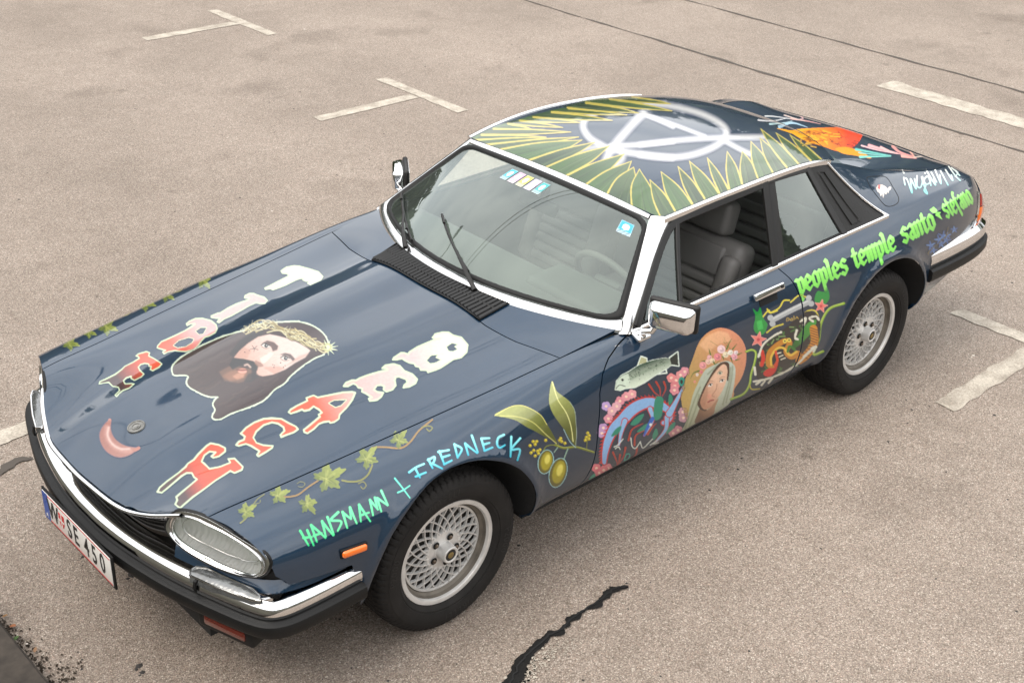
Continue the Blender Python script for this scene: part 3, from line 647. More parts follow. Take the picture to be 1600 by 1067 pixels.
for s in (1,-1):
    i=.594*s
    q=[(.852-.075,i,.484),(.852-.06,i,.4905),(.852-.02,i,.489),(.852-.002,i,.478),(.855,i,.455),(.851,i,.440)]
    q=[(a-.004+.0,b,c+.002) for a,b,c in q]
    sweep('bumper_strap',[(a+.006,b,c) for a,b,c in q],[(-.0055,-.003),(-.0055,.004),(.0055,.004),(.0055,-.003)],RUBBER,bump,upv=(.3,0,1))
    # fog lamp recess in the valance
    fo=[(.875,.585*s,.345),(.880,.585*s,.395),(.828,.79*s,.395),(.823,.79*s,.345)]
    c=np.array(fo).mean(0); nrm=Vector((1,.25*s,0)).normalized()
    M4=Matrix.Translation(Vector((.790,.685*s,.338)))@Matrix.Rotation(math.radians(18*s),4,'Z')
    box('fog_lamp_housing',(-.05,-.115,-.04),(.028,.115,.026),BUMPRUB,bump,bevel=.008,mat4=M4)
    box('fog_lamp',(.02,-.085,-.020),(.033,.085,.014),BROWNLENS,bump,bevel=.005,mat4=M4)
    # deeper chin piece
    box('tow_bracket_cover',(.66,.40*s if s>0 else .40*s-.17,.205),(.78,.57*s if s>0 else .40*s,.275),BUMPRUB,bump,bevel=.02)
# painted filler between bumper and wings, with the clear side lamps let into it
fill=[(x-.052 if x>.7 else x,y-.050 if x<=.72 else y-.03) for x,y in half]
FP=smoothpath([(.40,.845),(.55,.842),(.645,.825),(.70,.796),(.735,.745),(.775,.64),(.812,.52),(.835,.44)],6)
for s in (1,-1):
    V=[]
    for x,y in FP: V+=[(x+.055*.2,y*s+.03*s*.3,.476),(x,y*s,.505),(x-.012,y*s-.010*s,.522)]
    F=[(3*i+j,3*i+3+j,3*i+4+j,3*i+1+j) for i in range(len(FP)-1) for j in (0,1)]
    if s==1: F=[f[::-1] for f in F]
    new_obj('bumper_filler',V,F,PAINT,car,True)
    # side lamp lens, sloping from the blade up to the filler
    L=[(.856,.565),(.842,.548),(.822,.552),(.800,.585),(.785,.64),(.762,.71),(.742,.765),(.742,.800),(.752,.822),(.772,.795),(.800,.728),(.828,.655)]
    zz=lambda x,y: .489+.30*max(0,(np.interp(y,[.55,.73,.84],[.852,.797,.750])-x))
    up_=[Vector((x,y*s,zz(x,y)+.001)) for x,y in L]; c=sum(up_,Vector())/len(up_)
    bm=bmesh.new(); a=[bm.verts.new(p) for p in up_]; a2=[bm.verts.new(c+(p-c)*.86+Vector((.001,0,.004))) for p in up_]; d=[bm.verts.new(p-Vector((0,0,.03))) for p in up_]; cc=bm.verts.new(c+Vector((.001,0,.005)))
    m=len(L)
    for i in range(m):
        j=(i+1)%m; bm.faces.new((a[i],a[j],a2[j],a2[i])); bm.faces.new((a2[i],a2[j],cc)); bm.faces.new((d[i],d[j],a[j],a[i]))
    bmesh.ops.recalc_face_normals(bm,faces=bm.faces); from_bm('side_lamp',bm,mat('clear_ribbed_lens',(.16,.165,.165),rough=.2,metal=.6,coat=1,bump=.9,bscale=60,var=.3,vscale=30),car,smooth=True,angle=50)
    tube('side_lamp_rim',[tuple(p+Vector((0,0,.002))) for p in up_],.0035,CHROME,car,n=6,closed=True)
# number plate
plate=empty('number_plate',car,(0,0,0)); PXP=.980
box('plate_frame',(PXP-.008,-.268,.305),(PXP,.268,.443),RUBBER,plate,bevel=.003)
box('plate_sheet',(PXP+.0005,-.258,.317),(PXP+.003,.258,.435),WHITEP,plate,bevel=.001)
box('euro_band',(PXP+.0034,-.257,.318),(PXP+.0042,-.214,.434),BLUEP,plate)
box('plate_edge',(PXP+.0034,-.212,.4275),(PXP+.0040,.257,.4315),REDP,plate); box('plate_edge',(PXP+.0034,-.212,.3205),(PXP+.0040,.257,.3245),REDP,plate)
def text_mesh(name,body,size,loc,xdir,ydir,material,parent,sx=1.0,extrude=.0006,align='CENTER',bold=0):
    cu=bpy.data.curves.new(name,'FONT'); cu.body=body; cu.size=size; cu.align_x=align; cu.align_y='CENTER'; cu.extrude=extrude; cu.offset=bold
    tmp=bpy.data.objects.new('tmp',cu); COL.objects.link(tmp); dg=bpy.context.evaluated_depsgraph_get(); me=bpy.data.meshes.new_from_object(tmp.evaluated_get(dg)); bpy.data.objects.remove(tmp)
    xd=Vector(xdir)*sx; yd=Vector(ydir); nn=Vector(xdir).cross(yd); L=Vector(loc)
    for v in me.vertices: v.co=L+xd*v.co.x+yd*v.co.y+nn*v.co.z
    me.materials.clear(); me.materials.append(material); o=bpy.data.objects.new(name,me); COL.objects.link(o); o.parent=parent; return o
for ch,y,w in (('W',-.178,.74),('S',-.052,.66),('E',.000,.66),('4',.078,.66),('5',.136,.66),('0',.196,.66)):
    text_mesh('plate_character',ch,.112,(PXP+.0038,y,.3745),(0,1,0),(0,0,1),BLACKP,plate,sx=w,bold=.0012)
text_mesh('country_letter','A',.026,(PXP+.0046,-.236,.336),(0,1,0),(0,0,1),WHITEP,plate)
sh=[(-.021,.030),(.021,.030),(.021,-.005),(.012,-.022),(0,-.030),(-.012,-.022),(-.021,-.005)]
prism('shield_emblem',sh,(PXP+.0034,-.112,.3755),(0,1,0),(0,0,1),.0007,REDP,plate)
prism('shield_cross',[(-.021,.004),(-.004,.004),(-.004,.030),(.004,.030),(.004,.004),(.021,.004),(.021,-.004),(.004,-.004),(.004,-.028),(-.004,-.028),(-.004,-.004),(-.021,-.004)],(PXP+.0042,-.112,.3755),(0,1,0),(0,0,1),.0004,WHITEP,plate)
# rear bumper
half=[(-2.985,.868),(-3.15,.870),(-3.32,.866),(-3.46,.852),(-3.56,.825),(-3.625,.775),(-3.665,.66),(-3.685,.42),(-3.693,.2)]
rb=half+[(-3.695,0)]+[(x,-y) for x,y in half[::-1]]
rbump=empty('rear_bumper',car)
plan_sweep('chrome_blade',rb,[(-.075,.632),(-.07,.640),(-.02,.636),(.004,.618),(.012,.590),(.010,.560),(.000,.546),(-.05,.546)],CHROME,rbump)
plan_sweep('rubber_strip',rb,[(-.05,.549),(.018,.549),(.028,.540),(.030,.505),(.020,.484),(-.05,.478)],BUMPRUB,rbump)

# ================================================================== headlamps, grille, nose
BZ=[(.443,.606),(.454,.654),(.484,.688),(.535,.701),(.589,.700),(.640,.690),(.689,.676),(.745,.661),(.798,.645),(.816,.624),(.816,.602),(.806,.578),(.788,.560),(.764,.547),(.704,.534),(.650,.532),(.600,.535),(.529,.551),(.480,.574)]
LZ=[(.462,.610),(.470,.648),(.497,.671),(.545,.678),(.589,.672),(.640,.666),(.691,.655),(.738,.640),(.772,.622),(.786,.602),(.788,.586),(.782,.568),(.764,.552),(.736,.541),(.692,.540),(.640,.542),(.590,.549),(.528,.561),(.482,.580)]
BZs=smoothpath(BZ,4,True); LZs=smoothpath(LZ,4,True)
NH=np.array([1,.408,.158]); NH/=np.linalg.norm(NH)
FLUTE=bpy.data.materials.new('lamp_reflector'); FLUTE.use_nodes=True; _n=FLUTE.node_tree; _b=_n.nodes['Principled BSDF']; _b.inputs['Metallic'].default_value=.2; _b.inputs['Roughness'].default_value=.35; _b.inputs['Base Color'].default_value=(.78,.78,.77,1)
_t=_n.nodes.new('ShaderNodeTexCoord'); _w=_n.nodes.new('ShaderNodeTexWave'); _w.inputs['Scale'].default_value=22; _w.inputs['Distortion'].default_value=3.5; _w.inputs['Detail'].default_value=2; _w.bands_direction='Y'; _bp=_n.nodes.new('ShaderNodeBump'); _bp.inputs['Strength'].default_value=.55; _bp.inputs['Distance'].default_value=.01
_n.links.new(_t.outputs['Object'],_w.inputs['Vector']); _n.links.new(_w.outputs['Fac'],_bp.inputs['Height']); _n.links.new(_bp.outputs[0],_b.inputs['Normal'])
for s in (1,-1):
    h=empty('headlamp',car)
    def at3(p,off): y,z=p; return (np.array([HLX(y,z),y,z])+NH*off)*np.array([1,s,1])
    rows=[[at3(p,-.05) for p in BZs],[at3(p,.004) for p in BZs]]
    for w,o_ in ((.12,.006),(.35,.007),(.6,.005),(.85,.000),(1,-.005)): rows.append([at3(BZs[i]*(1-w)+LZs[i]*w,o_) for i in range(len(BZs))])
    V=[p for r in rows for p in r]; n=len(BZs)
    F=[(j*n+i,j*n+(i+1)%n,(j+1)*n+(i+1)%n,(j+1)*n+i) for j in range(len(rows)-1) for i in range(n)]
    if s==1: F=[f[::-1] for f in F]
    o=new_obj('bezel',V,F,CHROME,h,True); bm=bmesh.new(); bm.from_mesh(o.data); bmesh.ops.recalc_face_normals(bm,faces=bm.faces); bm.to_mesh(o.data); bm.free()
    # dark rubber round the bezel
    tube('bezel_seal',[at3(p,.001) for p in BZs],.006,RUBBER,h,n=6,closed=True)
    c=LZs.mean(0)
    def dome(name,off,bulge,material,sc=1.0):
        V=[];k=6
        for j in range(k):
            w=1-j/k
            for p in LZs: V.append(at3(c+(p-c)*w*sc,off+bulge*(1-w*w)))
        V.append(at3(c,off+bulge)); F=[(j*n+i,j*n+(i+1)%n,(j+1)*n+(i+1)%n,(j+1)*n+i) for j in range(k-1) for i in range(n)]+[((k-1)*n+i,(k-1)*n+(i+1)%n,k*n) for i in range(n)]
        if s==-1: F=[f[::-1] for f in F]
        return new_obj(name,V,F,material,h,True)
    dome('lens',-.003,.006,LENS); dome('reflector',-.014,-.05,FLUTE)
    tube('lens_ring',[at3(p,-.002) for p in LZs],.004,BRIGHT,h,n=6,closed=True)
    tube('inner_ring',[at3(c+(p-c)*np.array([.86,.62])+[0,.012],-.022) for p in LZs],.003,BRIGHT,h,n=6,closed=True)
    # dark gap under the lamp
    g=[at3(p,-.03) for p in ((.44,.60),(.53,.54),(.60,.522),(.70,.520),(.79,.545),(.82,.58))]
    V=[];
    for p in g: V+=[p,p-np.array([.03,0,.07])]
    new_obj('lamp_underside',V,[(2*i,2*i+1,2*i+3,2*i+2) for i in range(len(g)-1)],DARK,h)
# hood-edge chrome surround and black grille beneath
gp=[(HOODFULL(np.array([x]),np.array([10-v]))[0]) for x,v in hood_front[2:]]
gp=[p for p in gp]; right=[p*np.array([1,-1,1]) for p in gp[:-1]]; nose=np.array(gp+right[::-1])
nose=smoothpath(nose,3)
def strip(name,rows,material,parent,smooth=True):
    m=len(rows[0]); V=[p for r in rows for p in r]; F=[(j*m+i,j*m+i+1,(j+1)*m+i+1,(j+1)*m+i) for j in range(len(rows)-1) for i in range(m-1)]
    o=new_obj(name,V,F,material,parent,smooth); return o
grille=empty('grille',car)
dn=lambda dx,dz: [p+np.array([dx,0,dz]) for p in nose]
strip('chrome_surround',[dn(-.006,-.008),dn(.008,-.006),dn(.012,-.012),dn(.004,-.022),dn(-.020,-.032),dn(-.030,-.046),dn(-.045,-.046)],CHROME,grille)
strip('grille_back',[dn(-.035,-.045),dn(-.062,-.07),dn(-.080,-.11),dn(-.095,-.155),dn(-.14,-.165)],mat('grille_black',(.02,.018,.016),rough=.45),grille)
for k,(dx,dz) in enumerate(((-.062,-.068),(-.074,-.092),(-.084,-.118))):
    sweep('vane',dn(dx,dz),[(-.010,-.002),(-.010,.002),(.012,.001),(.012,-.002)],mat('grille_black',(.02,.018,.016)),grille,angle=20)
# badge on the bonnet
eb=HOODFULL(np.array([.715]),np.array([0.0]))[0]; en=normal_of(HOODFULL,np.array([.715]),np.array([0.0]))[0]
def badge(name,rz,material,parent,lift=0):
    k=len(rz); seg=40; Q=Vector((0,0,1)).rotation_difference(Vector(en)).to_matrix(); V=[]
    for i in range(seg):
        for r,z in rz: V.append(Vector(eb)+Q@Vector((r*math.cos(2*math.pi*i/seg),r*math.sin(2*math.pi*i/seg),z+lift)))
    F=[(i*k+j,((i+1)%seg)*k+j,((i+1)%seg)*k+j+1,i*k+j+1) for i in range(seg) for j in range(k-1)]
    o=new_obj(name,V,F,material,parent,True); bm=bmesh.new(); bm.from_mesh(o.data); bmesh.ops.remove_doubles(bm,verts=bm.verts,dist=1e-5); bmesh.ops.recalc_face_normals(bm,faces=bm.faces); bm.to_mesh(o.data); bm.free(); o.data.set_sharp_from_angle(angle=math.radians(30)); return o
badge('hood_badge',[(0,.0048),(.008,.0052),(.0085,.0035),(.013,.0035),(.0135,.0055),(.0165,.0055),(.017,.003),(.026,.003),(.027,.005),(.031,.005),(.032,.002),(.033,-.002)],PEWTER,hood)
# ================================================================== wheels
def tyre_mesh():
    seg=384; ys=np.concatenate([np.linspace(-.094,.094,41)])
    side=[(.206,.086),(.215,.098),(.226,.108),(.232,.1085),(.233,.1115),(.236,.112),(.250,.1165),(.266,.1172),(.280,.1150),(.2805,.1135),(.290,.1105),(.300,.1055),(.3075,.1000)]
    prof=[(r,-y) for r,y in side]
    tread=[]
    for y in ys:
        a=abs(y)/.094; tread.append((.3205-.0095*a**4,y))
    prof=prof+tread+[(r,y) for r,y in side[::-1]]
    k=len(prof); n0=len(side); V=np.empty((seg,k,3))
    ang=2*np.pi*np.arange(seg)/seg
    for j,(r,y) in enumerate(prof):
        rad=np.full(seg,r)
        if n0-2<=j<len(prof)-n0+2:
            ay=abs(y)
            g=max(math.exp(-((ay-.020)/.0042)**2),math.exp(-((ay-.056)/.0042)**2))*.0075
            ph=(ang*72/(2*np.pi)+(ay*9 if y>0 else -ay*9))%1; ph2=(ang*72/(2*np.pi)+.5+ay*16)%1
            lat=np.where((ay>.062)&(ph<.2),.0055,0)+np.where((ay<.056)&(ay>.024)&(ph2<.17),.005,0)
            rad=r-np.maximum(g,lat*1.15)
        V[:,j,0]=rad*np.cos(ang); V[:,j,1]=y; V[:,j,2]=rad*np.sin(ang)
    F=[(i*k+j,i*k+j+1,((i+1)%seg)*k+j+1,((i+1)%seg)*k+j) for i in range(seg) for j in range(k-1)]
    return V.reshape(-1,3),F
def make_wheel():
    w=empty('wheel',car)
    V,F=tyre_mesh(); o=new_obj('tyre',V,F,TYRE,w,True); bm=bmesh.new(); bm.from_mesh(o.data); bmesh.ops.recalc_face_normals(bm,faces=bm.faces); bm.to_mesh(o.data); bm.free(); o.data.set_sharp_from_angle(angle=math.radians(28))
    lathe_y('rim',[(.197,-.085),(.208,-.085),(.208,.082),(.2105,.0895),(.2085,.0925),(.199,.0935),(.1925,.0915),(.1905,.087),(.1895,.080)],ALLOY,w,seg=128)
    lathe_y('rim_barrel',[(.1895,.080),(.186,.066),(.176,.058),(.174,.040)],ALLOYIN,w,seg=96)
    lathe_y('rim_ring',[(.1745,.0545),(.1725,.060),(.1655,.061),(.1630,.056),(.163,.046),(.170,.046)],ALLOY,w,seg=96)
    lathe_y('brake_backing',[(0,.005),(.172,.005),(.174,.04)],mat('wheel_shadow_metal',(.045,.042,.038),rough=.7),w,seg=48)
    lathe_y('hub_plate',[(0,.070),(.030,.070),(.060,.0695),(.0765,.067),(.079,.058),(.078,.050)],ALLOY,w,seg=64)
    lathe_y('hub_cap',[(0,.1065),(.022,.1070),(.0255,.1100),(.0295,.1105),(.0320,.1085),(.0345,.095),(.0365,.072),(.037,.069)],ALLOY,w,seg=64)
    lathe_y('cap_disc',[(0,.1080),(.0225,.1080),(.0245,.1070)],BLACKP,w,seg=40)
    lathe_y('cap_emblem',[(0,.1110),(.009,.1105),(.0135,.1085)],GOLD,w,seg=8)
    lw=.0031
    def spoke(sgn):
        pts=[]
        for t in np.linspace(0,1,6):
            r=.070+.097*t; a=sgn*math.radians(42)*t*(1-.18*t); y=.0655-.009*t
            pts.append((r*math.cos(a),y,r*math.sin(a)))
        return pts
    for sgn in (1,-1):
        base=sweep('spoke',spoke(sgn),[(-lw*.6,.004+.001*sgn),(-lw,-.006),(lw,-.006),(lw*.6,.004+.001*sgn)],ALLOY,w,upv=(0,1,0),angle=30)
        for i in range(1,20):
            c=base.copy(); COL.objects.link(c); c.rotation_euler=(0,2*math.pi*i/20,0)
    for i in range(5):
        a=math.radians(90+36+72*i); cx,cz=.0545*math.cos(a),.0545*math.sin(a)
        lathe_y('lug_recess',[(.0002,.0722),(.0105,.0722),(.0125,.0735),(.0140,.0728)],DARK,w,seg=20,centre=(cx,0,cz))
        lathe_y('lug_nut',[(0,.081),(.0055,.0805),(.0078,.078),(.0082,.071)],NUT,w,seg=6,smooth=False,centre=(cx,0,cz))
    cu=bpy.data.curves.new('t','FONT'); LT=mat('tyre_lettering_rubber',(.020,.0185,.017),rough=.7,spec=.3)
    for body,a0 in (('PIRELLI',90),('P2000',20),('PIRELLI',270),('P2000',200)):
        cu=bpy.data.curves.new('t','FONT'); cu.body=body; cu.size=.036; cu.align_x='CENTER'; cu.align_y='CENTER'; cu.extrude=.0008; cu.space_character=1.25
        tmp=bpy.data.objects.new('tmp',cu); COL.objects.link(tmp); dg=bpy.context.evaluated_depsgraph_get(); me=bpy.data.meshes.new_from_object(tmp.evaluated_get(dg)); bpy.data.objects.remove(tmp)
        for v in me.vertices:
            r=.2625+v.co.y; a=math.radians(a0)+v.co.x/.2625; yy=v.co.z; v.co=Vector((r*math.cos(a),.1172-abs(v.co.y)*.05+yy,r*math.sin(a)))
        me.materials.clear(); me.materials.append(LT); o=bpy.data.objects.new('tyre_lettering',me); COL.objects.link(o); o.parent=w
    return w
w0=make_wheel()
def copy_tree(o,parent):
    c=o.copy(); COL.objects.link(c); c.parent=parent
    for ch in list(o.children): copy_tree(ch,c)
    return c
spots=[(0.0,.744,1,.15),(-2.591,.7515,1,.9),(0.0,-.744,-1,.4),(-2.591,-.7515,-1,.2)]
for i,(x,y,s,sp) in enumerate(spots):
    w=w0 if i==0 else copy_tree(w0,car)
    w.location=(x,y,AXZ); w.rotation_euler=(0,sp,0) if s==1 else (0,sp,math.pi)
# wheel housings and underside
for wx in WHEELX:
    for s in (1,-1):
        V=[];n=30
        for i in range(n):
            a=math.radians(-6+192*i/(n-1)); R_=.383 if wx==0 else .395; S_h=HOODS if wx==0 else REARS; zc_=.318 if wx==0 else .322
            xx=wx+R_*math.cos(a); zz_=zc_+R_*math.sin(a); yb=float(S_h(np.array([xx]),np.array([vline(S_h,xx,zz_,2,0,6.0)]))[0,1])-.005
            for y in (.42,yb): V.append((xx,y*s,zz_))
        V.append((wx,.42*s,.318)); F=[(2*i,2*i+1,2*i+3,2*i+2) for i in range(n-1)]+[(2*i,2*i+2,2*n) for i in range(n-1)]
        new_obj('wheel_housing',V,F,mat('underseal',(.009,.009,.009),rough=.85,bump=.8,bscale=120),car,True)
UND=mat('underseal',(.009,.009,.009))
box('underbody',(-3.45,-.56,.20),(.80,.56,.27),UND,car)
box('floor_pan',(-2.15,-.77,.225),(-.42,.77,.27),UND,car)
box('bulkhead',(-.75,-.72,.27),(-.70,.72,.84),UND,car)
box('engine_bay_floor',(-.70,-.56,.271),(.78,.56,.45),UND,car)
box('boot_floor',(-3.48,-.70,.45),(-2.35,.42,.50),UND,car); 
box('rear_shelf',(-2.95,-.56,.86),(-2.45,.56,.90),CARPET,car)
# tail panel closing the rear
vv=np.linspace(2.0,10,40); ring=[REARS(np.array([-3.572]),np.array([v]))[0] for v in vv]; ring=[p+np.array([-.012,0,0]) for p in ring]
ringall=ring+[p*np.array([1,-1,1]) for p in ring[::-1][1:]]
new_obj('tail_panel',ringall,[tuple(range(len(ringall)))],PAINT,car)
V=[]
xs=np.linspace(0,1,6)
for s in (1,-1):
    t=empty('tail_lamp',car)
    for nm,v0,v1,m in (('red_lens',4.05,4.75,REDLENS),('orange_lens',3.35,4.0,ORANGE),('lower_lens',2.75,3.3,REDLENS)):
        a=np.linspace(v0,v1,8); V=[]
        for v in a:
            for x,o_ in ((-3.492,-.004),(-3.497,.010),(-3.54,.016),(-3.585,.018),(-3.61,-.01)):
                p=REARS(np.array([x]),np.array([v]))[0]; V.append((p[0],(p[1]+o_)*s,p[2]))
        k=5; F=[(i*k+j,i*k+j+1,(i+1)*k+j+1,(i+1)*k+j) for i in range(7) for j in range(k-1)]
        if s==-1: F=[f[::-1] for f in F]
        new_obj(nm,V,F,m,t,True)
    a=np.linspace(2.7,4.85,14); p=[REARS(np.array([-3.490]),np.array([v]))[0]*np.array([1,s,1])+np.array([0,.003*s,0]) for v in a]
    tube('lamp_trim',p,.006,BRIGHT,t,n=6)

# ================================================================== mirrors, handles, small lamps
def rbox(name,cx,axes,size,bev,material,parent,taper=1.0,seg=3):
    M4=Matrix((( axes[0][0],axes[1][0],axes[2][0],cx[0]),(axes[0][1],axes[1][1],axes[2][1],cx[1]),(axes[0][2],axes[1][2],axes[2][2],cx[2]),(0,0,0,1)))
    bm=bmesh.new(); vs=bm_box(bm,(-size[0]/2,-size[1]/2,-size[2]/2),(size[0]/2,size[1]/2,size[2]/2))
    for v in vs:
        if v.co.x>0: v.co.y*=taper; v.co.z*=taper
    bmesh.ops.recalc_face_normals(bm,faces=bm.faces); bmesh.ops.bevel(bm,geom=list(bm.edges),offset=bev,segments=seg,profile=.5,affect='EDGES')
    for v in bm.verts: v.co=M4@v.co
    return from_bm(name,bm,material,parent,smooth=True,angle=40)
def door_mirror(c,ang,foot,s):
    m=empty('door_mirror',car); a=math.radians(ang)
    fx=Vector((math.cos(a),math.sin(a),0)); fy=Vector((-math.sin(a),math.cos(a),0)); fz=Vector((0,0,1))     # fx points to the shell's front
    C_=Vector(c)
    rbox('shell',C_+fx*.022,(fx,fy,fz),(.060,.190,.108),.020,CHROME,m,taper=.84,seg=5)
    rbox('shell_rim',C_-fx*.016,(fx,fy,fz),(.026,.200,.118),.012,SATIN,m,seg=3)
    rbox('mirror_glass',C_-fx*.0295,(fx,fy,fz),(.004,.172,.092),.0015,mat('mirror_silver',(.85,.87,.88),rough=.01,metal=1),m,seg=1)
    f=Vector(foot); q=C_-fz*.05-fy*.055*s
    tube('stalk',[tuple(f+Vector((0,0,.018))),tuple((f+q)/2+Vector((0,.012*s,.0))),tuple(q+Vector((0,0,.012)))],.013,CHROME,m,n=10,upv=(1,0,0))
    rbox('mirror_foot',f,(Vector((1,0,0)),Vector((0,.9*1,-.42*s)),Vector((0,.42*s,.9))),(.072,.050,.022),.010,CHROME,m,seg=3)
door_mirror((-1.030,.905,.948),22,(-.975,.808,.846),1)
door_mirror((-1.145,-.885,.925),-36,(-1.07,-.815,.855),-1)
for s in (1,-1):
    d=FD[('d',s)]
    def onside(x,z):
        v=vline(BODY,x,z,2,2,6); p=BODY(np.array([x]),np.array([v]))[0]; return p
    a=onside(-1.622,.800); b=onside(-1.815,.803); N=Vector((0,.93*s,.36))
    mid=Vector(((a[0]+b[0])/2,(a[1]+b[1])/2*s,(a[2]+b[2])/2))
    ax=Vector((1,0,0)); az=N.cross(ax) if s==1 else ax.cross(N); az=Vector((0,-.36*s,.93))
    rbox('door_handle',mid+N*.014+az*.008,(ax,N,az),(.195,.016,.030),.006,CHROME,d,seg=3)
    rbox('handle_recess',mid+N*.001-az*.020,(ax,N,az),(.12,.006,.045),.0028,DARK,d,seg=2)
    rbox('key_lock',mid+N*.023+az*.008-ax*.080,(ax,N,az),(.016,.004,.014),.0018,SATIN,d,seg=2)
    f=FD[s]; p=onside(.428,.560) if False else HOODS(np.array([.428]),np.array([vline(HOODS,.428,.562,2,0,5)]))[0]
    rbox('side_repeater',Vector((p[0],p[1]*s,p[2]))+Vector((0,.006*s,0)),(Vector((1,-.10*s,.04)).normalized(),Vector((.1*s*s,1*s,0)).normalized(),Vector((0,0,1))),(.092,.020,.026),.009,ORANGE,f,seg=3)
    rbox('repeater_base',Vector((p[0],p[1]*s,p[2]))+Vector((0,.001*s,0)),(Vector((1,-.10*s,.04)).normalized(),Vector((.1*s*s,1*s,0)).normalized(),Vector((0,0,1))),(.100,.012,.034),.004,RUBBER,f,seg=2)
# fuel flap outline on the left buttress
qp=FD[('q',1)]
def flap_uv(pts): return [(x,v) for x,v in pts]
def project(P):
    d=np.asarray(P)-CAMP; z=d@fw; return np.array([CW/2+FPX*(d@RT)/z,CH/2-FPX*(d@UP)/z])
def inverse(S,q,u,v):
    p=np.array([u,v],float); q=np.array(q,float)
    for _ in range(40):
        f=lambda a: project(S(np.array([a[0]]),np.array([a[1]]))[0])
        r0=f(p)-q; J=np.stack([(f(p+[1e-4,0])-q-r0)/1e-4,(f(p+[0,1e-3])-q-r0)/1e-3],-1); p=p-np.linalg.solve(J,r0)*.6
    return p
fl_=[inverse(REARS,q,-2.7,6.5) for q in ((1354,277),(1370,275),(1385,277),(1396,293),(1405,310),(1401,320),(1385,323),(1370,307),(1358,290))]
fl_s=smoothpath(fl_,6,True)
band('fuel_flap_gap',REARS,fl_s,fl_s.mean(0)+(fl_s-fl_s.mean(0))*.93,DARK,qp,h=.0008,base=.0004,flip=True,k=3)

# ================================================================== interior
def cushion(name,lo,hi,material,parent,bev=.05,mat4=None,seg=4): return box(name,lo,hi,material,parent,bevel=bev,mat4=mat4,seg=seg)
def seat(y):
    t=empty('front_seat',car)
    M1=Matrix.Translation((-1.62,y,.40))@Matrix.Rotation(math.radians(5),4,'Y')
    cushion('seat_cushion',(-.05,-.25,-.10),(.45,.25,.06),LEATHER,t,.045,M1)
    M2=Matrix.Translation((-1.70,y,.42))@Matrix.Rotation(math.radians(-20),4,'Y')
    cushion('backrest',(-.09,-.245,.0),(.05,.245,.50),LEATHER,t,.045,M2)
    # side bolsters and pleats
    for sy in (-1,1): cushion('bolster',(.0,sy*.205-.045,.03),(.085,sy*.205+.045,.44),LEATHER,t,.035,M2)
    for k in range(6):
        z=.05+.046*k; cushion('pleat',(.03,-.165,z),(.066,.165,z+.043),LEATHER,t,.014,M2,3)
    cushion('back_pad',(.03,-.165,.33),(.066,.165,.465),LEATHER,t,.016,M2,3)
    M3=Matrix.Translation((-1.885,y,.945))@Matrix.Rotation(math.radians(-14),4,'Y')
    cushion('headrest',(-.05,-.125,-.055),(.05,.125,.10),LEATHER,t,.03,M3)
    return t
seat(.37); seat(-.37)
rs=empty('rear_bench',car); M2=Matrix.Translation((-2.28,0,.48))@Matrix.Rotation(math.radians(-24),4,'Y')
cushion('bench_back',(-.06,-.60,-.05),(.05,.60,.44),LEATHER,rs,.04,M2); cushion('bench_cushion',(-2.35,-.60,.32),(-1.95,.60,.50),LEATHER,rs,.05)
for k in range(6): cushion('pleat',(.03,-.5,.05+.055*k),(.07,.5,.10+.055*k),LEATHER,rs,.016,M2,3)
cushion('dashboard',(-1.12,-.72,.60),(-.76,.72,.838),DASH,car,.035)
cushion('instrument_hood',(-1.17,.17,.78),(-.95,.60,.868),DASH,car,.03)
box('centre_tunnel',(-2.1,-.12,.27),(-1.0,.12,.52),LEATHER,car,bevel=.03)
box('cabin_carpet',(-2.2,-.74,.271),(-.76,.74,.285),CARPET,car)
sw=empty('steering_wheel',car); M5=Matrix.Translation((-1.275,.37,.785))@Matrix.Rotation(math.radians(-62),4,'Y')
def circ3(r,n=48): return [tuple(M5@Vector((r*math.cos(2*math.pi*i/n),r*math.sin(2*math.pi*i/n),0))) for i in range(n)]
P_=np.array(circ3(.19)); upn=np.array(M5.to_3x3()@Vector((0,0,1))); tube('wheel_rim',P_,.015,LEATHER,sw,n=10,upv=tuple(upn),closed=True)
for a in (0,180): 
    e=M5@Vector((0,.185*math.cos(math.radians(a)),0)); c0=M5@Vector((0,0,-.02)); tube('wheel_spoke',[tuple(c0),tuple(e)],.012,DASH,sw,n=8,upv=tuple(upn))
e=M5@Vector((-.185,0,0)); tube('wheel_spoke',[tuple(M5@Vector((0,0,-.02))),tuple(e)],.014,DASH,sw,n=8,upv=tuple(upn))
box('horn_pad',(-.06,-.075,-.03),(.06,.075,.01),DASH,sw,bevel=.02,mat4=M5)
tube('steering_column',[tuple(M5@Vector((0,0,-.02))),tuple(M5@Vector((0,0,-.32)))],.035,DASH,sw,n=12,upv=(0,1,0))
for s in (1,-1):
    V=[];n=24
    for x in np.linspace(-.96,-2.3,n):
        for v,inn in ((6.0,.035),(5.0,.07),(3.0,.075),(.5,.05)):
            p=BODY(np.array([x]),np.array([v]))[0]; V.append((p[0],(p[1]-inn)*s,p[2]))
    F=[(i*4+j,i*4+j+1,(i+1)*4+j+1,(i+1)*4+j) for i in range(n-1) for j in range(3)]
    new_obj('door_inner_trim',V,F,LEATHER,car,True)
rm=empty('interior_mirror',car); rbox('mirror_back',Vector((-1.165,.02,1.075)),(Vector((.9,0,.43)),Vector((0,1,0)),Vector((-.43,0,.9))),(.03,.22,.06),.012,SATIN,rm,seg=3)
tube('mirror_stem',[(-1.17,.02,1.09),(-1.20,.02,1.135)],.008,SATIN,rm,n=8,upv=(0,1,0))
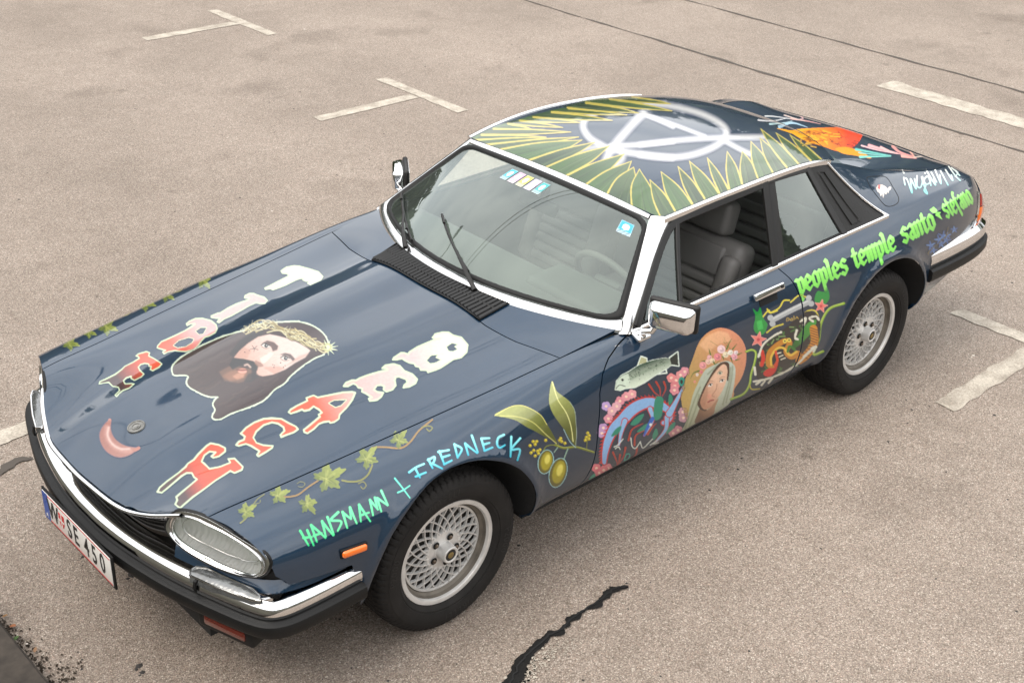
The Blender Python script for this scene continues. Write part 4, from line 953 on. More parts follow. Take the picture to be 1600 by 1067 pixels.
# ================================================================== markings, seams, kerb, litter
def worn_paint():
    m=bpy.data.materials.new('worn_white_marking'); m.use_nodes=True; n=m.node_tree; b=n.nodes['Principled BSDF']; L=n.links.new
    t=n.nodes.new('ShaderNodeTexCoord'); z=n.nodes.new('ShaderNodeTexNoise'); z.inputs['Scale'].default_value=9; z.inputs['Detail'].default_value=8; L(t.outputs['Object'],z.inputs['Vector'])
    r=n.nodes.new('ShaderNodeValToRGB'); e=r.color_ramp.elements; e[0].position=.3; e[0].color=(.33,.285,.23,1); e[1].position=.62; e[1].color=(.54,.485,.405,1); L(z.outputs['Fac'],r.inputs[0])
    v=n.nodes.new('ShaderNodeTexVoronoi'); v.inputs['Scale'].default_value=150; L(t.outputs['Object'],v.inputs['Vector'])
    x=n.nodes.new('ShaderNodeMixRGB'); x.blend_type='MULTIPLY'; x.inputs[0].default_value=.35; L(r.outputs[0],x.inputs[1]); s=n.nodes.new('ShaderNodeSeparateColor'); L(v.outputs['Color'],s.inputs[0]); L(s.outputs[0],x.inputs[2]); L(x.outputs[0],b.inputs['Base Color'])
    b.inputs['Roughness'].default_value=.75
    bp=n.nodes.new('ShaderNodeBump'); bp.inputs['Strength'].default_value=.4; bp.inputs['Distance'].default_value=.002; L(v.outputs['Distance'],bp.inputs['Height']); L(bp.outputs[0],b.inputs['Normal'])
    return m
MARK=worn_paint()
TAR=mat('tar_seal',(.007,.0065,.006),rough=.6,spec=.25,bump=.5,bscale=150,var=.3,vscale=20)
DUST=mat('dark_joint',(.075,.064,.054),rough=.9,bump=.5,bscale=120)
def ragged(poly,step=.03,amp=.004,seed=0):
    rg=np.random.default_rng(seed); P=resample(poly,step); d=np.roll(P,-1,0)-np.roll(P,1,0); d/=np.linalg.norm(d,axis=1,keepdims=True)+1e-9; n=np.stack([d[:,1],-d[:,0]],-1)
    a=rg.normal(0,1,len(P)); a=(a+np.roll(a,1)+np.roll(a,-1))/1.8; return P+n*(a*amp)[:,None]
def sheet(name,poly,z,material,label=None,kind='structure'):
    A=[Vector(p) for p in poly]; n=len(A); vo,eo,fo,*_=delaunay_2d_cdt(A,[(i,(i+1)%n) for i in range(n)],[],1,1e-7)
    F=[f if (vo[f[1]]-vo[f[0]]).cross(vo[f[2]]-vo[f[0]])>0 else f[::-1] for f in map(tuple,fo)]
    o=new_obj(name,[(p[0],p[1],z) for p in vo],F,material)
    if kind: o['kind']=kind
    if label: o['label']=label
    return o
def rect(x0,x1,y0,y1): return [(x0,y0),(x1,y0),(x1,y1),(x0,y1)]
w=.055
for k,yc in enumerate((-6.60,-3.995,1.195)):
    T=[(-2.775,yc-w),(-2.775,yc+w),(-3.692,yc+w),(-3.692,yc+.51),(-3.795,yc+.51),(-3.795,yc-.51),(-3.692,yc-.51),(-3.692,yc-w)]
    if k==2:
        sheet('parking_marking',ragged(rect(-3.655,-2.785,yc-w,yc+w),amp=.006,seed=4),.004,MARK,'worn white bar of the parking bay mark beside the rear wheel')
        sheet('parking_marking',ragged(rect(-3.795,-3.692,yc-.51,yc+.51),amp=.005,seed=5),.004,MARK,'worn white cross bar of the parking bay mark behind the rear wheel')
    else:
        sheet('parking_marking',ragged(rect(-3.685,-2.775,yc-w,yc+w),amp=.004,seed=k),.004,MARK,'white bar of a parking bay mark on the far asphalt')
        sheet('parking_marking',ragged(rect(-3.795,-3.692,yc-.51,yc+.51),amp=.004,seed=k+9),.004,MARK,'white cross bar of a parking bay mark on the far asphalt')
sheet('parking_marking',ragged(rect(.10,1.15,-1.40,-1.295),amp=.005,seed=21),.004,MARK,'white bar of the parking bay mark beyond the front bumper')
# remains of the bay mark along the tar seam: scattered flakes
rg=np.random.default_rng(3); V=[];F=[]
for i in range(420):
    u=rg.random()**1.3; x=.12-.42*u+rg.normal(0,.02); y=1.225+rg.normal(0,.020)+.02*math.sin(9*x); r=rg.uniform(.003,.010)*(1.25-u); k=rg.integers(5,8); b0=len(V); a0=rg.random()*6
    for j in range(k):
        a=a0+2*math.pi*j/k; q=r*rg.uniform(.6,1.2); V.append((x+q*math.cos(a),y+q*math.sin(a),.004))
    F.append(tuple(range(b0,b0+k)))
fk=new_obj('paint_flakes',V,F,MARK); tag(fk,'white paint flakes left from a worn marking beside the tar seam',kind='stuff')
band_far=ragged(rect(-7.14,-6.905,-1.93,3.2),amp=.008,seed=31)
sheet('road_marking',band_far,.004,MARK,'wide white painted line beyond the car on the far asphalt')
sheet('asphalt_joint',ragged(rect(-6.444,-6.416,-12,6),step=.08,amp=.007,seed=41),.004,DUST,'dark joint line across the asphalt behind the car')
sheet('asphalt_joint',ragged(rect(-7.792,-7.764,-12,6),step=.08,amp=.007,seed=42),.004,DUST,'dark joint line farthest from the car')
# tar seam in front of the car: traced width along its run
run=[(790,1085,26),(800,1062,30),(812,1040,22),(826,1022,20),(850,1002,17),(862,992,15),(880,985,14),(893,968,18),(905,960,13),(917,953,9),(932,944,13),(948,930,13),(962,921,12),(972,919,6),(980,918,2)]
q=on_z(np.array([r[0] for r in run]),np.array([r[1] for r in run])); wd=np.array([r[2] for r in run])*.0016
c=np.array([(p[0],p[1]) for p in q]); d=np.gradient(c,axis=0); d/=np.linalg.norm(d,axis=1,keepdims=True); nn=np.stack([d[:,1],-d[:,0]],-1)
poly=np.concatenate([c+nn*wd[:,None]*.62,(c-nn*wd[:,None]*.62)[::-1]])
ts=sheet('tar_seam',ragged(poly,step=.011,amp=.006,seed=8),.006,TAR,'black tar-filled crack in the asphalt in front of the front wheel')
qs=smoothpath([(p[0],p[1],.0085) for p in q],4); rg=np.random.default_rng(5); qs[:,:2]+=rg.normal(0,.003,(len(qs),2))
sweep('seam_crack',qs,[(-.0035,-.002),(-.0035,.0012),(.0035,.0012),(.0035,-.002)],DARK,ts)
sheet('tar_seam',ragged([tuple(on_z(np.array(a),np.array(b))[:2]) for a,b in ((0,745),(0,728),(30,716),(52,712),(54,718),(30,724))],step=.02,amp=.005,seed=9),.005,DUST,'dark crack in the asphalt beside the far front corner')
# kerb at the camera's foot, with litter along it
KERB=mat('mossy_kerb_stone',(.042,.034,.027),rough=.9,bump=.9,bscale=45,var=.45,vscale=18)
for i,y in enumerate(np.arange(-4.4,4.6,1.0)):
    bm=bmesh.new(); bm_box(bm,(1.255,y+.006,-.05),(1.42,y+.994,.085)); bmesh.ops.recalc_face_normals(bm,faces=bm.faces); bmesh.ops.bevel(bm,geom=list(bm.edges),offset=.012,segments=2,affect='EDGES'); bmesh.ops.subdivide_edges(bm,edges=list(bm.edges),cuts=2,use_grid_fill=True)
    for v in bm.verts: v.co+=Vector(rg.normal(0,.0025,3))
    k=from_bm('kerb',bm,KERB,smooth=True,angle=35); tag(k,'dark weathered kerb stone along the edge of the car park',kind='structure')
soil=mat('leaf_mould',(.045,.034,.024),rough=1,bump=1,bscale=90,var=.5,vscale=40)
V=[];F=[]
for i in range(1600):
    y=rg.uniform(-1.2,1.0); x=1.255-abs(rg.normal(0,.035))*(1+.5*math.sin(y*7)); r=rg.uniform(.002,.007); b0=len(V); k=4; zz=rg.uniform(.002,.012)
    for j in range(3): a=j*2.09+rg.random(); V.append((x+r*math.cos(a),y+r*math.sin(a)*1.4,rg.uniform(.001,zz)))
    V.append((x,y,zz+.003)); F+=[(b0,b0+1,b0+3),(b0+1,b0+2,b0+3),(b0+2,b0,b0+3)]
so=new_obj('leaf_litter',V,F,soil); tag(so,'dark crumbs of leaf mould gathered along the kerb','litter',kind='stuff')
def leaf(loc,size,rot,col,label):
    P=[(0,-1),(.35,-.65),(.55,-.1),(.42,.45),(0,1),(-.42,.45),(-.55,-.1),(-.35,-.65)]; V=[(0,0,.12)]+[(x,y,.0+.18*abs(x)) for x,y in P]; R_=Matrix.Rotation(rot,3,'Z')@Matrix.Rotation(.35,3,'X')
    V=[tuple(Vector(loc)+R_@(Vector(v)*size)) for v in V]; F=[(0,i+1,(i+1)%8+1) for i in range(8)]
    o=new_obj('fallen_leaf',V,F,mat('leaf_'+str(col),col,rough=.7,var=.3,vscale=60)); tag(o,label,'leaf',group='fallen leaves by the kerb'); return o
for (px,py,sz,rot,col,lab) in ((20,978,.018,.4,(.24,.085,.03),'reddish brown fallen leaf lying against the kerb'),(24,998,.016,1.6,(.05,.10,.02),'green fallen leaf lying against the kerb'),(55,1015,.012,2.4,(.22,.12,.06),'pale tan fallen leaf lying beside the kerb'),(8,962,.012,.9,(.20,.10,.03),'small brown fallen leaf on the asphalt by the kerb'),(42,1006,.008,.2,(.55,.50,.45),'whitish scrap of leaf lying beside the kerb')):
    p=on_z(np.array(float(px)),np.array(float(py)),.012); leaf((p[0],p[1],.014),sz,rot,col,lab)
# loose grit on the asphalt
V=[];F=[]; rg=np.random.default_rng(12)
def chip(x,y,r):
    b0=len(V); a0=rg.random()*6
    for j in range(5): a=a0+j*1.2566; V.append((x+r*rg.uniform(.6,1.2)*math.cos(a),y+r*rg.uniform(.6,1.2)*math.sin(a),.0005))
    V.append((x+r*.2,y,.4*r)); F.extend([(b0+j,b0+(j+1)%5,b0+5) for j in range(5)])
for i in range(1500):
    x=rg.uniform(-6,1.15); y=rg.uniform(-5,2.6); chip(x,y,rg.choice([.003,.004,.006,.009],p=[.5,.3,.15,.05]))
for px,py,r in ((400,925,.012),(205,898,.02),(180,865,.010),(162,884,.010),(129,870,.009),(120,722,.010),(218,1040,.016),(222,1050,.012),(1388,690,.008),(1425,640,.008)):
    p=on_z(np.array(float(px)),np.array(float(py))); chip(p[0],p[1],r); chip(p[0]+r,p[1]+r*.6,r*.5)
g=new_obj('loose_grit',V,F,mat('dark_grit',(.03,.026,.024),rough=.8)); tag(g,'small dark grit and tar crumbs scattered over the asphalt','grit',kind='stuff')
V=[];F=[]
for px,py,r in ((1521,555,.010),(1518,558,.006),(425,330,.009),(476,46,.012)):
    p=on_z(np.array(float(px)),np.array(float(py))); chip(p[0],p[1],r)
g=new_obj('pale_scrap',V,F,mat('pale_scrap',(.6,.55,.48),rough=.7)); tag(g,'tiny pale scraps lying on the asphalt','grit',kind='stuff')

# ================================================================== what stands behind the camera: a grassy bank and wooded slope, seen in the chrome and glass
GRASSB=mat('bank_grass',(.080,.074,.055),rough=.9,bump=1,bscale=6,var=.5,vscale=.6)
def bank(name,x0,x1,y0,prof,material,label):
    V=[];F=[];n=60;k=len(prof); rgb=np.random.default_rng(2)
    for i in range(n+1):
        x=x0+(x1-x0)*i/n
        for j,(dy,z) in enumerate(prof): V.append((x+rgb.normal(0,.4)*(j>0),y0+dy+1.5*math.sin(x*.11)*(j>0),max(-.3,z*(1+.18*math.sin(x*.13+j)+.10*math.sin(x*.37)))))
    F=[(i*k+j,(i+1)*k+j,(i+1)*k+j+1,i*k+j+1) for i in range(n) for j in range(k-1)]
    o=new_obj(name,V,F,material,None,True); tag(o,label,kind='structure'); return o
bank('hill',-60,60,7.5,[(0,-.3),(1.5,.8),(4,2.2),(8,3.2),(18,5.0),(45,11),(85,14)],GRASSB,'grassy bank and hillside rising behind the photographer')
V=[];F=[];n=50; prof=[(1.43,-.05),(1.50,.06),(1.85,.45),(2.3,.95),(2.8,1.35),(4.5,1.6),(9,1.9),(30,4),(70,9)]; rgb=np.random.default_rng(6)
for i in range(n+1):
    y=-60+100*i/n
    for j,(x,z) in enumerate(prof): V.append((x+rgb.normal(0,.05)*(j>1),y,z+rgb.normal(0,.03)*(j>1)))
k=len(prof); F=[(i*k+j,i*k+j+1,(i+1)*k+j+1,(i+1)*k+j) for i in range(n) for j in range(k-1)]
eb_=new_obj('embankment',V,F,GRASSB,None,True); tag(eb_,'planted embankment behind the kerb in front of the car',kind='structure')
WOOD=mat('woodland_leaves',(.035,.055,.018),rough=.8,var=.5,vscale=2)
rgw=np.random.default_rng(17); V=[];F=[]
for i in range(80):
    cx=rgw.uniform(-60,60); cy=rgw.uniform(16,28); hh=rgw.uniform(2.2,4.2); z0=2.8
    for q in range(260):
        a=rgw.random()*6.283; zz=rgw.random(); rr_=2.6*math.sqrt(max(.05,1-(2*zz-.9)**2))*rgw.uniform(.55,1.05); c=np.array([cx+rr_*math.cos(a),cy+rr_*math.sin(a),z0+hh*(.1+.9*zz)]); b0=len(V)
        for j in range(3): V.append(tuple(c+rgw.normal(0,.42,3)))
        F.append((b0,b0+1,b0+2))
V2=[];F2=[]
for i in range(70):
    az=math.radians(rgw.uniform(175,292)); dd=rgw.uniform(25,36); cx=-1.5+dd*math.cos(az); cy=dd*math.sin(az); hh=rgw.uniform(6.5,10.5)
    for q in range(300):
        a=rgw.random()*6.283; zz=rgw.random(); rr_=3.0*math.sqrt(max(.05,1-(2*zz-.9)**2))*rgw.uniform(.5,1.05); c=np.array([cx+rr_*math.cos(a),cy+rr_*math.sin(a),.4+hh*(.02+.98*zz)]); b0=len(V2)
        for j in range(3): V2.append(tuple(c+rgw.normal(0,.48,3)))
        F2.append((b0,b0+1,b0+2))
w2_=new_obj('woodland',V2,F2,WOOD); tag(w2_,'belt of green trees beyond the far edge of the car park, mirrored in the boot lid','trees',kind='stuff')
wo=new_obj('woodland',V,F,WOOD); tag(wo,'belt of green trees on the slope behind the photographer','trees',kind='stuff')

# lamp and overhead cables: outside the view, mirrored in the bonnet
STEEL=mat('galvanised_steel',(.11,.11,.11),rough=.5,metal=.6)
lp=empty('street_lamp',None,(0,0,0)); tag(lp,'street lamp with a curved arm, mirrored as a dark line in the hood','street lamp')
arm=smoothpath([(2.9,-11.2,6.4),(2.2,-10.3,6.95),(1.5,-9.2,7.0),(.8,-7.75,7.0),(.12,-7.05,7.0),(-.76,-7.23,7.0)],8)
tube('lamp_pole',[(2.9,-11.2,0),(2.9,-11.2,3.2),(2.9,-11.2,6.4)],.07,STEEL,lp,n=14,upv=(1,0,0)); tube('lamp_arm',arm,.022,STEEL,lp,n=10)
sweep('lamp_head',[(-.70,-7.22,7.0),(-.85,-7.245,7.0),(-1.15,-7.30,7.0),(-1.36,-7.335,7.0)],[(-.075,-.02),(-.06,.05),(.06,.05),(.075,-.02),(.05,-.05),(-.05,-.05)],STEEL,lp,scale=[.6,1,1,.7])
CABLE=mat('cable_sheath',(.02,.018,.016),rough=.6)
def cable(a,b,sag,label):
    a=np.array(a,float); b=np.array(b,float); P=[a+(b-a)*t-np.array([0,0,sag*4*t*(1-t)]) for t in np.linspace(0,1,60)]
    o=tube('overhead_cable',P,.013,CABLE,None,n=6); tag(o,label,'cable',group='overhead cables mirrored in the hood')
cable((-34,-4.55,7.5),(26,-5.0,7.5),.5,'overhead cable mirrored in the hood, of the parallel pair the one hung nearer the car')
cable((-34,-4.80,7.5),(26,-5.22,7.5),.5,'overhead cable mirrored in the hood, of the parallel pair the one hung farther off')
cable((-30,-31.5,7.3),(2.9,-11.2,6.3),.2,'overhead cable ending at the street lamp, mirrored along the far side of the hood')
# ================================================================== the artwork painted on the car
PAINT_LIN=np.array([.010,.026,.068])
def lin(c):
    c=np.asarray(c,float)/255; return np.where(c<=.04045,c/12.92,((c+.055)/1.055)**2.4)
class Canvas:
    """A painter's canvas laid over a stretch of bodywork; strokes are given in photo pixels."""
    SS=2
    def __init__(s,x0,y0,x1,y1,haze=.06):
        s.o=(x0,y0); s.w=int((x1-x0)*s.SS); s.h=int((y1-y0)*s.SS); s.div=1.75 if haze>.055 else 1.0; s.rgb=np.zeros((s.h,s.w,3)); s.a=np.zeros((s.h,s.w)); s.haze=haze*.62; s.clip=None; s.z=(0,0,1)
        s.rg=np.random.default_rng(int(x0*7+y0))
    def zoom(s,ox,oy,sc): s.z=(ox,oy,sc); return s
    def pt(s,P):
        P=np.asarray(P,float).reshape(-1,2); return (P/s.z[2]+np.array(s.z[:2])-np.array(s.o))*s.SS
    def col(s,c): return np.maximum((lin(c)-s.haze)/s.div,.002)
    def win(s,Q,m=2):
        x0=max(0,int(Q[:,0].min()-m)); x1=min(s.w,int(Q[:,0].max()+m+1)); y0=max(0,int(Q[:,1].min()-m)); y1=min(s.h,int(Q[:,1].max()+m+1)); return x0,x1,y0,y1
    def put(s,x0,x1,y0,y1,m,c,c2=None,axis=None):
        if x1<=x0 or y1<=y0: return
        if s.clip is not None: m=m*s.clip[y0:y1,x0:x1]
        A=s.a[y0:y1,x0:x1]; R=s.rgb[y0:y1,x0:x1]; C1=s.col(c)
        if c2 is not None:
            p=s.pt([axis[0],axis[1]]); d=p[1]-p[0]; X,Y=np.meshgrid(np.arange(x0,x1),np.arange(y0,y1)); t=np.clip(((X-p[0,0])*d[0]+(Y-p[0,1])*d[1])/(d@d),0,1)[...,None]; C=C1*(1-t)+s.col(c2)*t
        else: C=np.broadcast_to(C1,R.shape)
        n=A+m-A*m; nn=np.maximum(n,1e-6)[...,None]
        s.rgb[y0:y1,x0:x1]=(R*(A*(1-m))[...,None]+C*m[...,None])/nn; s.a[y0:y1,x0:x1]=n
    def mask(s,Q,x0,x1,y0,y1):
        X,Y=np.meshgrid(np.arange(x0,x1)+.5,np.arange(y0,y1)+.5); ins=np.zeros(X.shape,bool)
        for a,b in zip(Q,np.roll(Q,-1,0)):
            c=((a[1]>Y)!=(b[1]>Y)); d=b[1]-a[1] if abs(b[1]-a[1])>1e-9 else 1e-9
            ins^=c&(X<(b[0]-a[0])*(Y-a[1])/d+a[0])
        return ins
    def poly(s,P,c,c2=None,axis=None,alpha=1.0,holes=(),smooth=False,blur=0,tex=0):
        Q=s.pt(smoothpath(P,4,True) if smooth else P); x0,x1,y0,y1=s.win(Q,2+blur*3)
        if x1<=x0 or y1<=y0: return
        m=s.mask(Q,x0,x1,y0,y1)
        for h in holes: m&=~s.mask(s.pt(h),x0,x1,y0,y1)
        m=m*float(alpha)
        for _ in range(int(blur)):
            m=(m+np.roll(m,1,0)+np.roll(m,-1,0)+np.roll(m,1,1)+np.roll(m,-1,1))/5
        if tex: 
            n=s.rg.normal(0,1,m.shape); n=(n+np.roll(n,1,0)+np.roll(n,1,1)+np.roll(n,-1,1))/2; m=m*np.clip(1-tex+tex*n,0,1)
        s.put(x0,x1,y0,y1,m,c,c2,axis)
    def stroke(s,P,w,c,c2=None,axis=None,w2=None,soft=0,alpha=1.0,smooth=True,closed=False,jag=0):
        P=np.asarray(P,float); 
        if smooth and len(P)>2: P=smoothpath(P,6,closed)
        elif closed: P=np.concatenate([P,P[:1]])
        Q=s.pt(P); k=s.SS/s.z[2]; W=np.linspace(w,w if w2 is None else w2,len(Q))*k/2
        if jag: W=W*(1+jag*s.rg.normal(0,1,len(W)))
        x0,x1,y0,y1=s.win(Q,W.max()*1.2+2+soft*k)
        if x1<=x0 or y1<=y0: return
        X,Y=np.meshgrid(np.arange(x0,x1)+.5,np.arange(y0,y1)+.5); m=np.zeros(X.shape)
        for i in range(len(Q)-1):
            a,b=Q[i],Q[i+1]; r=max(W[i],W[i+1])+soft*k+2
            u0=int(max(0,min(a[0],b[0])-r-x0)); u1=int(min(x1-x0,max(a[0],b[0])+r-x0+1)); v0=int(max(0,min(a[1],b[1])-r-y0)); v1=int(min(y1-y0,max(a[1],b[1])+r-y0+1))
            if u1<=u0 or v1<=v0: continue
            xx=X[v0:v1,u0:u1]; yy=Y[v0:v1,u0:u1]; d=b-a; L=max(d@d,1e-9); t=np.clip(((xx-a[0])*d[0]+(yy-a[1])*d[1])/L,0,1)
            dist=np.hypot(xx-a[0]-t*d[0],yy-a[1]-t*d[1])-(W[i]+(W[i+1]-W[i])*t); e=max(soft*k,.7)
            m[v0:v1,u0:u1]=np.maximum(m[v0:v1,u0:u1],sstep(.5-dist/(2*e)) if soft else np.clip(.5-dist,0,1))
        s.put(x0,x1,y0,y1,m*alpha,c,c2,axis)
    def dot(s,p,r,c,ry=None,rot=0,alpha=1,blur=0,c2=None,axis=None):
        a=np.linspace(0,2*np.pi,22,endpoint=False); ry=ry or r; q=np.stack([r*np.cos(a),ry*np.sin(a)],-1); ca,sa=math.cos(rot),math.sin(rot); q=q@np.array([[ca,sa],[-sa,ca]])+p
        s.poly(q,c,c2,axis,alpha,blur=blur)
    def letter(s,P,c,c2=None,axis=None,holes=(),edge=(226,245,205),ew=2.1):
        k=s.z[2]; s.poly(P,c,c2,axis); s.stroke(P,ew*1.25*k,edge,smooth=False,closed=True,jag=.12)
        for h in holes: s.stroke(h,ew*1.3*k,edge,smooth=False,closed=True)
        for h in holes:
            Q=s.pt(h); x0,x1,y0,y1=s.win(Q); s.a[y0:y1,x0:x1][s.mask(Q,x0,x1,y0,y1)]=0
    def lay(s,name,step=.8,label=None):
        """hang the canvas on the bodywork: every sample goes where its sight line meets the panel"""
        nx=int(s.w/s.SS/step); ny=int(s.h/s.SS/step)
        ix=np.clip((np.arange(nx)*step*s.SS).astype(int),0,s.w-2); iy=np.clip((np.arange(ny)*step*s.SS).astype(int),0,s.h-2)
        # 2x2 box average of premultiplied colour
        pre=s.rgb*s.a[...,None]; A=sum(s.a[np.ix_(iy+dy,ix+dx)] for dx in (0,1) for dy in (0,1))/4; C=sum(pre[np.ix_(iy+dy,ix+dx)] for dx in (0,1) for dy in (0,1))/4
        C=C+PAINT_LIN*(1-A)[...,None]
        use=A>.06; use2=use.copy()
        for ax in (0,1):
            for d in (1,-1): use2|=np.roll(use,d,ax)
        px=s.o[0]+(ix+1)/s.SS; py=s.o[1]+(iy+1)/s.SS; X,Y=np.meshgrid(px,py); D=ray(X,Y); D/=np.linalg.norm(D,axis=-1,keepdims=True)
        vid=np.full(X.shape,-1); pid=np.full(X.shape,-1); V=[];CC=[]
        o3=Vector(CAMP)
        for j,i in zip(*np.nonzero(use2)):
            h,nrm,fi,dist=BVH.ray_cast(o3,Vector(D[j,i]))
            if h is None: continue
            k=FACEP[fi]
            if k<0: continue
            d=Vector(D[j,i]); nrm=nrm if nrm.dot(d)<0 else -nrm
            if nrm.dot(d)>-.05: continue
            vid[j,i]=len(V); pid[j,i]=k; V.append((fi,h,nrm)); CC.append(C[j,i])
        a,b,c,d=vid[:-1,:-1],vid[:-1,1:],vid[1:,1:],vid[1:,:-1]; pa,pb,pc,pd=pid[:-1,:-1],pid[:-1,1:],pid[1:,1:],pid[1:,:-1]
        ok=(a>=0)&(b>=0)&(c>=0)&(d>=0)&(pa==pb)&(pa==pc)&(pa==pd)
        fa=np.stack([a,d,c,b],-1)[ok]; fp=pa[ok]
        for k in np.unique(fp):
            F=fa[fp==k]; ids=np.unique(F); remap={int(v):n for n,v in enumerate(ids)}
            P_=[];N_=[]
            for v in ids:
                fi,h,_=V[v]; t=ALLT[fi]; w=bary(h,*[ALLV[q] for q in t]); nn=ALLN[t[0]]*w[0]+ALLN[t[1]]*w[1]+ALLN[t[2]]*w[2]; nn/=np.linalg.norm(nn); P_.append(np.array(h)+nn*.0006); N_.append(nn)
            F=[[remap[int(q)] for q in f] for f in F]
            par=PANELS[k][0]
            q=F[0]; g=np.cross(P_[q[1]]-P_[q[0]],P_[q[2]]-P_[q[0]])
            if g@N_[q[0]]<0: F=[f[::-1] for f in F]
            o=new_obj(name,P_,F,ART,par,True,N_)
            at=o.data.color_attributes.new('art','FLOAT_COLOR','POINT'); cc=np.ones((len(ids),4)); cc[:,:3]=np.array([CC[v] for v in ids]); at.data.foreach_set('color',cc.ravel().astype(np.float32))
            if label: o['label']=label
def bary(p,a,b,c):
    p=np.array(p); v0=b-a; v1=c-a; v2=p-a; d00=v0@v0; d01=v0@v1; d11=v1@v1; d20=v2@v0; d21=v2@v1; den=d00*d11-d01*d01
    if abs(den)<1e-18: return (1,0,0)
    v=(d11*d20-d01*d21)/den; w=(d00*d21-d01*d20)/den; return (1-v-w,v,w)
ART=bpy.data.materials.new('hand_painted_art'); ART.use_nodes=True; _n=ART.node_tree; _b=_n.nodes['Principled BSDF']
_a=_n.nodes.new('ShaderNodeVertexColor'); _a.layer_name='art'
_t=_n.nodes.new('ShaderNodeTexCoord'); _z=_n.nodes.new('ShaderNodeTexNoise'); _z.inputs['Scale'].default_value=90; _z.inputs['Detail'].default_value=4; _r=_n.nodes.new('ShaderNodeMapRange'); _r.inputs[3].default_value=.82; _r.inputs[4].default_value=1.14
_m=_n.nodes.new('ShaderNodeVectorMath'); _m.operation='SCALE'; _n.links.new(_t.outputs['Object'],_z.inputs['Vector']); _n.links.new(_z.outputs['Fac'],_r.inputs[0]); _n.links.new(_a.outputs[0],_m.inputs[0]); _n.links.new(_r.outputs[0],_m.inputs['Scale']); _n.links.new(_m.outputs[0],_b.inputs['Base Color'])
_b.inputs['Roughness'].default_value=.4; _b.inputs['Specular IOR Level'].default_value=.25; _b.inputs['Coat Weight'].default_value=.9; _b.inputs['Coat Roughness'].default_value=.06; _b.inputs['Coat IOR'].default_value=COAT_IOR
# one tree over every panel the sight lines may meet (unpainted parts only block)
ALLV=[];ALLT=[];FACEP=[];ALLN=[]
for k,(o,X,T) in enumerate(PANELS):
    b0=len(ALLV); ALLV+=list(X); N=np.zeros_like(X)
    TT=np.array(T); fn=np.cross(X[TT[:,1]]-X[TT[:,0]],X[TT[:,2]]-X[TT[:,0]])
    for q in range(3): np.add.at(N,TT[:,q],fn)
    N/=np.maximum(np.linalg.norm(N,axis=1,keepdims=True),1e-12); ALLN+=list(N); ALLT+=[(a+b0,b+b0,c+b0) for a,b,c in T]; FACEP+=[k]*len(T)
for nm in ('shell','shell_rim','mirror_foot','stalk','chrome_blade','rubber_strip','bezel','bezel_seal','door_handle','handle_recess','side_repeater','roof_gutter','belt_moulding','pillar_panel','tyre','hood_badge','windscreen_pillar','repeater_base'):
    for o in bpy.data.objects:
        if o.name.split('.')[0]==nm and o.type=='MESH':
            bpy.context.view_layer.update(); mw=o.matrix_world; b0=len(ALLV); ALLV+=[np.array(mw@v.co) for v in o.data.vertices]; ALLN+=[np.array((0,0,1.))]*len(o.data.vertices)
            o.data.calc_loop_triangles()
            if nm=='tyre': continue
            for t in o.data.loop_triangles: ALLT.append(tuple(b0+q for q in t.vertices)); FACEP.append(-1)
BVH=BVHTree.FromPolygons([Vector(v) for v in ALLV],ALLT)
CORAL=(240,112,88); PINKL=(250,208,204); BROWN=(98,80,80); CREAM=(250,247,228)
# ---------------- bonnet lettering
cv=Canvas(140,395,520,640,haze=.10).zoom(130,400,4.0)
cv.letter([(1237,95),(1250,85),(1272,72),(1318,62),(1350,65),(1420,85),(1470,100),(1497,130),(1485,150),(1450,165),(1420,178),(1405,172),(1415,155),(1395,160),(1375,150),(1385,140),(1360,140),(1330,150),(1270,180),(1225,198),(1185,212),(1170,205),(1140,210),(1135,202),(1170,185),(1230,155),(1290,125),(1275,110),(1245,108)],PINKL,(253,228,224),((1150,200),(1480,100)),ew=1.7)
cv.letter([(1008,262),(1012,248),(1040,235),(1065,235),(1085,245),(1130,258),(1152,278),(1135,298),(1105,298),(1080,292),(1040,310),(990,340),(925,375),(880,395),(850,418),(838,412),(855,390),(830,390),(800,385),(800,375),(840,358),(860,355),(905,325),(960,300),(1030,275),(1040,262),(1020,266)],(249,200,196),ew=1.5)
cv.letter([(645,425),(660,410),(700,392),(745,390),(800,405),(830,430),(838,455),(825,480),(790,500),(760,508),(740,530),(715,565),(690,585),(640,598),(570,592),(530,600),(505,612),(498,600),(515,590),(480,580),(462,575),(465,562),(490,535),(515,525),(580,495),(640,465),(680,440),(700,425),(670,425),(650,435)],CORAL,(248,192,190),((570,570),(720,450)),holes=([(705,470),(735,450),(770,450),(750,485),(725,490)],[(565,560),(600,530),(660,512),(690,520),(680,540),(640,565),(590,572)]),ew=1.5)
cv.letter([(330,625),(345,612),(395,598),(415,605),(410,625),(440,640),(480,665),(492,675),(475,695),(435,717),(420,710),(425,690),(412,690),(410,675),(385,672),(360,678),(345,695),(355,715),(380,738),(365,755),(320,778),(300,765),(300,752),(270,762),(252,780),(262,800),(300,797),(318,800),(290,825),(250,840),(225,860),(210,878),(200,870),(228,840),(220,820),(185,815),(160,790),(125,795),(100,800),(105,785),(140,770),(200,740),(240,710),(260,690),(310,665),(350,640),(345,630)],BROWN,CORAL,((230,790),(400,670)),ew=1.5)
cv.lay('painted_lettering',label='pink to red dripping letters painted along the far side of the hood')
cv=Canvas(235,510,745,800,haze=.10).zoom(230,500,3.0769)
